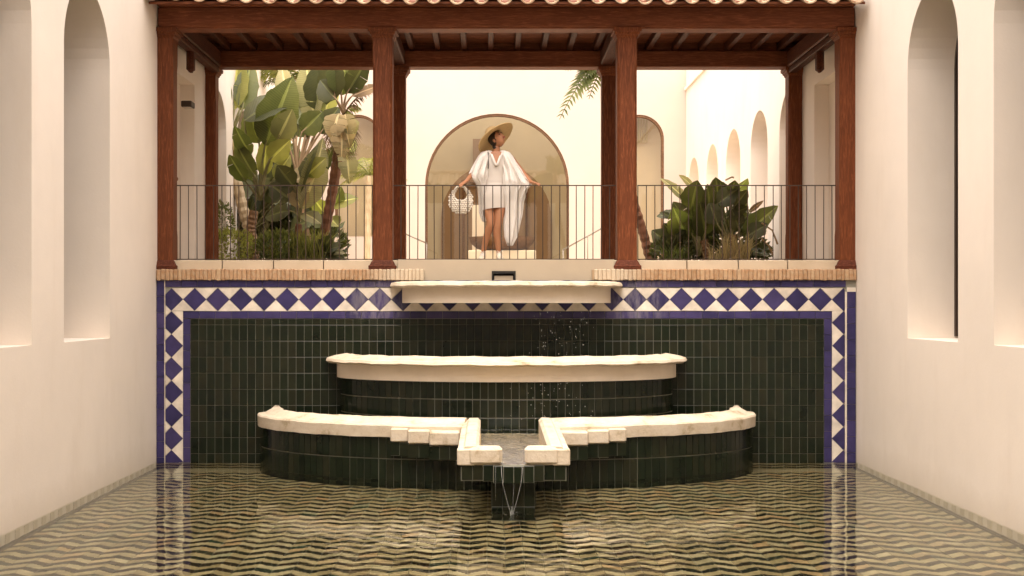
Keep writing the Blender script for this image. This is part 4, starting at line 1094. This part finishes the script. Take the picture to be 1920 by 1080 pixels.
# right bed: two low dark broad-leaved plants, a dry grass tuft, a leaning tree
d = 18.9
r1 = plant('bird_of_paradise_plant', (P(1300,0,d).x, d, 2.55), 'low plant with big dark paddle leaves on the left of the right bed', 'plant', 'dark-leaved plants in the right bed')
fr1 = P(1312, 478, d)
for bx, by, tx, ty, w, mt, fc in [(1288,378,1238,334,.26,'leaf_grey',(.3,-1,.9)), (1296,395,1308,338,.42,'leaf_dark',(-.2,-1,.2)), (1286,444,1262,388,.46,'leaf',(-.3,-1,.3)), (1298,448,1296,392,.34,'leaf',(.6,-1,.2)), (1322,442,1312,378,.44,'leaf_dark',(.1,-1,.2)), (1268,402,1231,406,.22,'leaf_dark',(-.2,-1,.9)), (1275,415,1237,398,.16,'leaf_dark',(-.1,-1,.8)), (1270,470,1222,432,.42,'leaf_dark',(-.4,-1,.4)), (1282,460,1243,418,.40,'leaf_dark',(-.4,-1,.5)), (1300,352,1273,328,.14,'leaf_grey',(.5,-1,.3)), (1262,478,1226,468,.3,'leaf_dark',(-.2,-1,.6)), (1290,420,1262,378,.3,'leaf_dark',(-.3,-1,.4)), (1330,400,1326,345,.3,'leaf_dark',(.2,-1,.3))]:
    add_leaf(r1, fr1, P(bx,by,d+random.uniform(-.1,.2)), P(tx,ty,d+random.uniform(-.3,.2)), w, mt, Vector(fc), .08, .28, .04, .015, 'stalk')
trunk(r1, [P(1326, 492, d), P(1324, 470, d), P(1320, 450, d)], (.07, .06), 'trunk')
shrub(r1, P(1262, 470, d+.1), .34, .25, .2, 420, .09, 'leaf_dark', up=.5); shrub(r1, P(1300, 465, d+.35), .4, .2, .24, 420, .10, 'leaf_dark', up=.5)
grassy(r1, P(1268, 490, d-.2), .22, .1, 120, .3, 'leaf', spread=.4)
d = 18.7
r2 = plant('bird_of_paradise_plant', (P(1375,0,d).x, d, 2.55), 'low plant with big dark paddle leaves on the right of the right bed', 'plant', 'dark-leaved plants in the right bed')
fr2 = P(1375, 476, d)
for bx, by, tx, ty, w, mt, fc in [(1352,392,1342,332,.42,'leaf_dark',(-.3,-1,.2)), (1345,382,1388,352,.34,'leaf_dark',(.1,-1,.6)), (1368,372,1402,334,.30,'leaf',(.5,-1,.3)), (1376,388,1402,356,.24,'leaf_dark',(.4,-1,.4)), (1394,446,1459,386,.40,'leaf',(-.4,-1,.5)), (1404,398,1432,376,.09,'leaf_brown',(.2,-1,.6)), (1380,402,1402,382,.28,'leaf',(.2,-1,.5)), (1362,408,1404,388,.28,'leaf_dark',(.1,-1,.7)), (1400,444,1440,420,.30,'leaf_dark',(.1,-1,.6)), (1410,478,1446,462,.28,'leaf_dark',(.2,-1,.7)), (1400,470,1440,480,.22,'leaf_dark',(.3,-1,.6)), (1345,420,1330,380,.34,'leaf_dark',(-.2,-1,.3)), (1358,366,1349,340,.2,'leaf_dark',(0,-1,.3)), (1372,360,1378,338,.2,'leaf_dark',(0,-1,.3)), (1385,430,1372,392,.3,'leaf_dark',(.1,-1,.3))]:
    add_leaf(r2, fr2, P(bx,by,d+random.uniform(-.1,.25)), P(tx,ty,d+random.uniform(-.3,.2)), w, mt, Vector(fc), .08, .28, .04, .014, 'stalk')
for pts in ([(1428,418),(1448,432),(1458,458)], [(1425,444),(1442,462),(1449,478)], [(1360,338),(1372,332),(1376,333)]):
    o = MB().tube([P(a, c, d-.2) for a, c in pts], [.014, .012, .016], 6).build('withered_stalk', 'leaf_brown', None); rel(o, r2)
shrub(r2, P(1375, 450, d+.45), .46, .2, .40, 620, .14, 'leaf_dark', up=.5); shrub(r2, P(1330, 440, d+.6), .40, .2, .40, 420, .15, 'leaf_dark', up=.5); shrub(r2, P(1420, 472, d+.1), .2, .2, .16, 160, .09, 'leaf_dark')
trunk(r2, [P(1378, 492, d), P(1377, 465, d), P(1374, 440, d)], (.06, .05), 'trunk')
r3 = plant('grass_clump', (P(1380,0,18.4).x, 18.4, 2.55), 'tuft of dry yellow grass in front of the dark-leaved plants', 'grass clump', None)
grassy(r3, P(1378, 490, 18.4), .20, .12, 150, .50, 'leaf_dry', spread=.22); grassy(r3, P(1366, 490, 18.4), .34, .12, 70, .32, 'leaf_dry', spread=.30)
# leaning tree behind the third post, its torn leaf showing beside the post's head
d = 19.3
r4 = plant('banana_tree', (P(1222,0,d).x, d, 2.55), 'leaning brown-trunked banana tree behind the third post, torn leaf at its top', 'tree', None)
trunk(r4, [P(1221,494,d), P(1207,440,d), P(1190,385,d), P(1172,300,d), P(1158,190,d), P(1152,110,d)], (.075, .06), 'trunk_dark')
f10 = P(1152, 112, d)
for tx, ty, sg_, ll_, nl_ in [(1049,224,.46,.34,22), (1060,132,.22,.30,20), (1104,186,.34,.28,18), (1080,165,.42,.30,20), (1124,40,.3,.3,20), (1225,80,.3,.3,20), (1190,20,.2,.3,20)]:
    frond(r4, f10, P(tx,ty,d-.2), sg_, nl_, ll_, 'leaf', .30, 'torn_leaf', .15)
add_leaf(r4, f10, P(1160,205,d), P(1156,300,d), .16, 'leaf_dry', Vector((.3,-1,.1)), .05, .3, .4)
# ------------------------------------------------------------------ the person
DP = 15.50
pr = empty('person', (P(928,0,DP).x, DP, 2.5), 'person in a white robe and wide straw hat looking up behind the railing', 'person')
def skin_body():
    vs_, es, rs = [], [], []
    def add(p_, r_, parent=None):
        vs_.append(p_); rs.append(r_ if isinstance(r_, tuple) else (r_, r_))
        if parent is not None: es.append((parent, len(vs_)-1))
        return len(vs_)-1
    pel = add((0,0,.86), (.125,.10)); sp = add((0,.0,1.02), (.105,.085), pel); chst = add((.01,.0,1.22), (.098,.078), sp)
    nb_ = add((.012,.005,1.365), (.075,.062), chst); nk = add((.02,-.005,1.42), (.045,.045), nb_); nt = add((.028,-.012,1.485), (.046,.046), nk)
    def chain(start, items):
        q = start
        for p_, r_ in items: q = add(p_, r_, q)
        return q
    # image-left leg, then image-right leg
    chain(pel, [((-.075,0,.80), .088), ((-.072,-.03,.64), .078), ((-.052,-.075,.47), .054), ((-.090,-.03,.36), .053), ((-.128,.010,.22), .041), ((-.150,.03,.10), .031), ((-.152,-.02,.045), .034), ((-.160,-.10,.032), .034)])
    chain(pel, [((.075,0,.80), .088), ((.062,-.04,.64), .078), ((.040,-.060,.47), .054), ((.022,-.035,.36), .053), ((.038,-.015,.22), .042), ((.048,.0,.10), .032), ((.050,-.05,.045), .034), ((.060,-.13,.032), .034)])
    # arms ending in hands
    def arm(sh, el, wr, pts):
        q = chain(chst, [(sh, .056), (tuple((Vector(sh)+Vector(el))/2), .043), (el, .037), (tuple((Vector(el)+Vector(wr))/2), .033), (wr, .023)])
        w, h_ = Vector(wr), Vector(pts)
        pm = add(tuple(w + h_*.055), (.030, .017), q)
        return w, h_, pm
    hands = [arm((-.155,.01,1.335), (-.262,-.02,1.13), (-.365,-.165,.995), (-.40,-.55,-.30)), arm((.180,.01,1.335), (.350,-.02,1.13), (.455,-.165,.985), (.62,-.55,-.18))]
    for w, h_, pm in hands:
        h_ = h_.normalized(); side = h_.cross(Vector((0,0,1))).normalized()
        for k, (o_, l_) in enumerate(((-.024, .066), (-.008, .075), (.009, .070), (.024, .055))):
            a = w + h_*.085 + side*o_; c = a + h_*l_*.55; e = c + (h_*.6 + Vector((0,0,-.8))).normalized()*l_*.5
            i0 = add(tuple(a), .0095, pm); i1 = add(tuple(c), .0088, i0); add(tuple(e), .0075, i1)
        sd_ = -1 if w.x > 0 else 1
        i0 = add(tuple(w + h_*.035 + side*sd_*.034), .011, pm); add(tuple(w + h_*.085 + side*sd_*.045 + Vector((0,0,-.02))), .009, i0)
    me = bpy.data.meshes.new('body'); me.from_pydata(vs_, es, [])
    o = bpy.data.objects.new('body', me); COL.objects.link(o)
    sk = o.modifiers.new('skin', 'SKIN'); sk.use_smooth_shade = True
    for i, r_ in enumerate(rs):
        me.skin_vertices[0].data[i].radius = r_; me.skin_vertices[0].data[i].use_root = (i == 0)
    sb = o.modifiers.new('sub', 'SUBSURF'); sb.levels = 2; sb.render_levels = 2
    dg = bpy.context.evaluated_depsgraph_get(); me2 = bpy.data.meshes.new_from_object(o.evaluated_get(dg))
    bpy.data.objects.remove(o); return me2
up_ = Vector((-.58, .36, .73)).normalized(); fw_ = Vector((.51, -.50, .66)); fw_ = (fw_ - up_*fw_.dot(up_)).normalized(); sd_ = up_.cross(fw_).normalized()
HC = Vector((.030, -.018, 1.545)); BAS = Matrix((sd_, fw_, up_)).transposed()
def head_mesh():
    mb = MB(); rings = []; n, m = 20, 16
    for i in range(m+1):
        th = -math.pi/2 + math.pi*(i+.03)/(m+.06); rr = []
        for j in range(n):
            ph = 2*math.pi*j/n; q = Vector((math.cos(th)*math.cos(ph), math.cos(th)*math.sin(ph), math.sin(th)))
            x, y, z = q.x*.074, q.y*.092, q.z*.112
            if q.z < 0:                                   # jaw narrows, chin forward
                x *= 1 + .32*q.z; y = y*(1 + .15*q.z) + .022*(-q.z)*(q.y > -.2)
            fx = max(0, q.y)
            if abs(q.x) < .34 and q.y > .6:               # nose, brow and lips
                k = 1 - abs(q.x)/.34
                y += .020*k*math.exp(-((q.z+.18)/.14)**2) + .006*k*math.exp(-((q.z+.55)/.10)**2) + .005*math.exp(-((q.z-.22)/.12)**2)
            if .2 < abs(q.x) < .6 and q.y > .5: y -= .006*math.exp(-((q.z-.02)/.12)**2)
            rr.append(HC + BAS @ Vector((x, y, z)))
        rings.append(rr)
    mb.loft(rings, True, True, True)
    for s in (-1, 1): mb.ball(HC + BAS @ Vector((s*.073, -.008, -.012)), .010, .018, .030, 8, 5, basis=BAS)
    return mb
body_me = skin_body(); hb = head_mesh(); nv = len(body_me.vertices)
vv = [tuple(v.co) for v in body_me.vertices] + hb.v; ff = [tuple(p_.vertices) for p_ in body_me.polygons] + [tuple(i + nv for i in f) for f in hb.f]
bb = MB(); bb.v = vv; bb.f = ff; bb.m = [0]*len(ff); bb.build('body', 'skin', pr, True)
fa = MB()
for s in (-1, 1):
    fa.ball(HC + BAS @ Vector((s*.030, .086, .004)), .016, .008, .006, 8, 4, basis=BAS); fa.ball(HC + BAS @ Vector((s*.030, .091, .028)), .020, .006, .0045, 8, 4, basis=BAS)
fa.build('eyes', 'eye', pr, True)
MB().ball(HC + BAS @ Vector((0, .098, -.060)), .026, .010, .010, 10, 5, basis=BAS).build('mouth', 'lips', pr, True)
hm = MB(); hm.ball(HC + BAS @ Vector((0, -.018, .028)), .084, .098, .106, 14, 9, basis=BAS); hm.ball(HC + BAS @ Vector((-.01, -.085, -.055)), .050, .038, .055, 10, 6, basis=BAS); hm.build('hair', 'hair', pr, True)
# straw hat
ht = MB(); rings = []; N = 36
prof = [(.27, -.018), (.262, -.010), (.20, .012), (.13, .022), (.100, .028), (.097, .055), (.092, .100), (.070, .128), (.030, .138), (.002, .139)]
inn = [(.265, -.024), (.20, .004), (.13, .014), (.096, .020), (.092, .055)]
for r_, z in list(reversed(inn)) + prof:
    rings.append([HC + up_*.048 + BAS @ Vector((r_*math.cos(2*math.pi*j/N), r_*math.sin(2*math.pi*j/N) , z + .012*math.sin(4*math.pi*j/N + 1)*(r_/.27)**2)) for j in range(N)])
ht.loft(rings, True, False, True).build('straw_hat', 'straw', pr, True)
# wrap dress with V neck
dr = MB(); rings = []; N = 40
for z, rx, ry, cx, cy_ in [(.655,.150,.115,-.005,-.015), (.70,.152,.118,-.005,-.012), (.80,.150,.122,-.003,-.005), (.90,.140,.118,0,0), (.98,.122,.104,0,0), (1.03,.114,.097,0,0), (1.08,.117,.098,.002,0), (1.16,.134,.106,.005,-.004), (1.23,.146,.112,.008,-.004), (1.30,.150,.104,.01,0), (1.35,.140,.088,.012,.004), (1.385,.105,.070,.012,.008)]:
    rr = []
    for j in range(N):
        a = 2*math.pi*j/N; k = 1 + .012*math.sin(a*9 + z*22) + .010*math.sin(a*5 - z*31)*(z < 1.1)
        zz = z + (.018*math.cos(a*1 + .6) if z < .7 else 0)
        rr.append((cx + rx*k*math.cos(a), cy_ + ry*k*math.sin(a), zz))
    rings.append(rr)
dr.loft(rings, True)
keep = []                                   # open the V neck at the front
for f in dr.f:
    c = [sum(dr.v[i][q] for i in f)/len(f) for q in range(3)]
    if c[1] < -.02 and c[2] > 1.20 and abs(c[0] - .02) < (c[2]-1.20)*.42: continue
    keep.append(f)
dr.f = keep; dr.m = [0]*len(keep); dr.build('wrap_dress', 'cloth_dress', pr, True)
sb_ = MB(); rings = []
for z in (1.005, 1.03, 1.055): rings.append([(.120*math.cos(2*math.pi*j/32), .104*math.sin(2*math.pi*j/32), z + .006*math.sin(2*math.pi*j/32*2)) for j in range(32)])
sb_.loft(rings, True).build('waist_tie', 'cloth_dress', pr, True)
# chest skin showing in the V
MB().add([(-.055,-.080,1.38), (.085,-.080,1.38), (.06,-.112,1.30), (.022,-.124,1.215), (-.02,-.112,1.30), (.012,-.088,1.39)], [(0,4,5),(4,2,5),(2,1,5),(4,3,2)]).build('chest', 'skin', pr, True)
# open kimono: each side a soft hanging tube of cloth round the arm, falling to the hem
def drape(rows, waves, name, ph=0., n=96):
    rings = []
    # refine the rows
    fine = []
    for (a, c) in zip(rows[:-1], rows[1:]):
        for k in range(4): fine.append(tuple(a[q] + (c[q]-a[q])*k/4 for q in range(5)))
    fine.append(rows[-1])
    for z, x0, x1, yc, ry in fine:
        u = min(1, max(0, (1.36 - z)/.40)); rr = []
        for j in range(n):
            a = 2*math.pi*j/n; fd = (math.sin(a*waves + ph) * .26 + math.sin(a*(waves+7) + 1.3*ph + z*4)*.12)*u
            x = (x0+x1)/2 + (x1-x0)/2*math.cos(a)*(1 + .03*math.sin(a*3+z*9)) + .012*u*math.cos(a*waves + ph); y = yc + ry*math.sin(a)*(1 + fd*1.9)
            rr.append((x, y, z + (.02*math.sin(a*2+ph))*u))
        rings.append(rr)
    return MB().loft(rings, True, True, False).build(name, 'cloth_white', pr, True)
drape([(1.405,.075,.125,.01,.05), (1.385,.045,.19,.005,.085), (1.33,.055,.235,0,.11), (1.25,.075,.285,-.01,.118), (1.15,.10,.350,-.03,.115), (1.06,.105,.415,-.06,.11), (1.0,.108,.455,-.08,.10), (.965,.11,.455,-.08,.09), (.90,.112,.400,-.07,.085), (.75,.118,.360,-.05,.08), (.58,.122,.345,-.04,.075), (.42,.125,.305,-.035,.07), (.30,.13,.275,-.03,.06), (.21,.16,.225,-.03,.03)], 9, 'kimono_side', .4)
drape([(1.405,-.105,-.045,.01,.05), (1.385,-.175,-.02,.005,.085), (1.33,-.215,-.045,0,.11), (1.25,-.255,-.07,-.01,.115), (1.17,-.292,-.088,-.03,.11), (1.10,-.322,-.095,-.05,.10), (1.06,-.315,-.10,-.05,.09), (1.0,-.255,-.10,-.03,.08), (.92,-.215,-.10,-.01,.075), (.75,-.200,-.10,.02,.07), (.60,-.195,-.105,.03,.06), (.52,-.165,-.11,.03,.035)], 8, 'kimono_side', 2.1)
for s in (-1, 1):                                     # lapels
    rings = []
    for k in range(9):
        u = k/8; x = (.016 + s*(.072*(1-u) + .004)) + .004*s; z = 1.395 - .20*u; y = -.045 - .088*math.sin(u*math.pi*.62)
        rings.append([(x - .016, y - .004, z), (x + .016, y - .010, z + .004), (x + .016, y + .004, z + .004), (x - .016, y + .008, z)])
    MB().loft(rings, True, True, True).build('lapel', 'cloth_white', pr, True)
MB().tube([(-.095,-.02,1.41), (-.085,-.108,1.36), (-.083,-.135,1.25), (-.085,-.14,1.16)], .0055, 6).build('bag_strap', 'strap', pr, True)
# laced ankle-high sneakers
for (fx, fy, ang) in ((-.155, -.03, -.14), (.056, -.055, .10)):
    so = empty('sneaker', (fx, fy, 0)); so.parent = pr; so.rotation_euler.z = ang
    rings = []
    for y, w, h_ in ((.075,.026,.060), (.06,.036,.105), (.02,.040,.115), (-.03,.041,.085), (-.08,.044,.062), (-.125,.040,.046), (-.150,.024,.030)):
        rings.append([(w*math.cos(2*math.pi*j/14), y, .018 + max(0, (h_-.018)*(.5+.5*math.sin(2*math.pi*j/14)))) for j in range(14)])
    MB().loft(rings, True, True, True).build('upper', 'shoe', so, True)
    rings = [[(w*s_, y, z) for s_ in (-1, 1)] for y, w, z in ()]
    pts = [(.028,.075),(.04,.05),(.04,-.02),(.047,-.08),(.042,-.13),(.02,-.158)]
    outl = [(x, y) for x, y in pts] + [(-x, y) for x, y in reversed(pts)]
    recalc(MB().loft([[(x, y, 0.0) for x, y in outl], [(x*1.03, y*1.01, .010) for x, y in outl], [(x, y, .024) for x, y in outl]], True, True, True).build('sole', 'sole', so))
    lc = MB()
    for k in range(4): lc.tube([(-.030, -.015-.018*k, .088-.009*k), (0, -.022-.018*k, .096-.010*k), (.030, -.012-.018*k, .088-.009*k)], .004, 5)
    lc.tube([(0,-.01,.108), (-.03,-.035,.125), (-.045,-.02,.095)], .004, 5); lc.tube([(0,-.01,.108), (.03,-.035,.128), (.046,-.02,.098)], .004, 5)
    lc.build('laces', 'cloth_white', so, True)
# round rope basket bag hanging from the hand
bgc = P(864, 377, 15.34)
bag = empty('basket_bag', (bgc.x, 15.34, bgc.z), 'round cream rope basket bag with hoop handles hanging by the railing', 'bag')
for yo in (-.035, .035):
    pts = [(.088*math.cos(2*math.pi*k/28), yo*(.4+.6*abs(math.sin(math.pi*k/28))), .085 + .105*math.sin(2*math.pi*k/28)) for k in range(29)]
    MB().tube(pts, .0125, 8, False).build('handle', 'rope', bag, True)
kb = MB(); rr0 = .158
for i in range(-8, 9):
    for j in range(-8, 9):
        x, z = (i + .5*(j % 2))*.0285, j*.0245
        if x*x + z*z > rr0*rr0 or ((x/.078)**2 + ((z-.085)/.082)**2 < 1): continue
        dd = .058*math.sqrt(max(.05, 1-(x*x+z*z)/(rr0*rr0)*.9))
        for s in (-1, 1): kb.ball((x + random.uniform(-.002,.002), s*dd, z), .0175, .014, .0145, 7, 4)
kb.build('woven_body', 'rope', bag, True)
rings = []
for y, k in ((-.048,.80),(-.03,.93),(0,1),(.03,.93),(.048,.80)):
    pts = []
    for q in range(40):
        a = 2*math.pi*q/40; x, z = rr0*.97*k*math.cos(a), rr0*.97*k*math.sin(a)
        z = min(z, .012 + .35*abs(x)*(abs(x) > .05)); pts.append((x, y, z))
    rings.append(pts)
MB().loft(rings, True, True, True).build('lining', 'rope', bag, True)
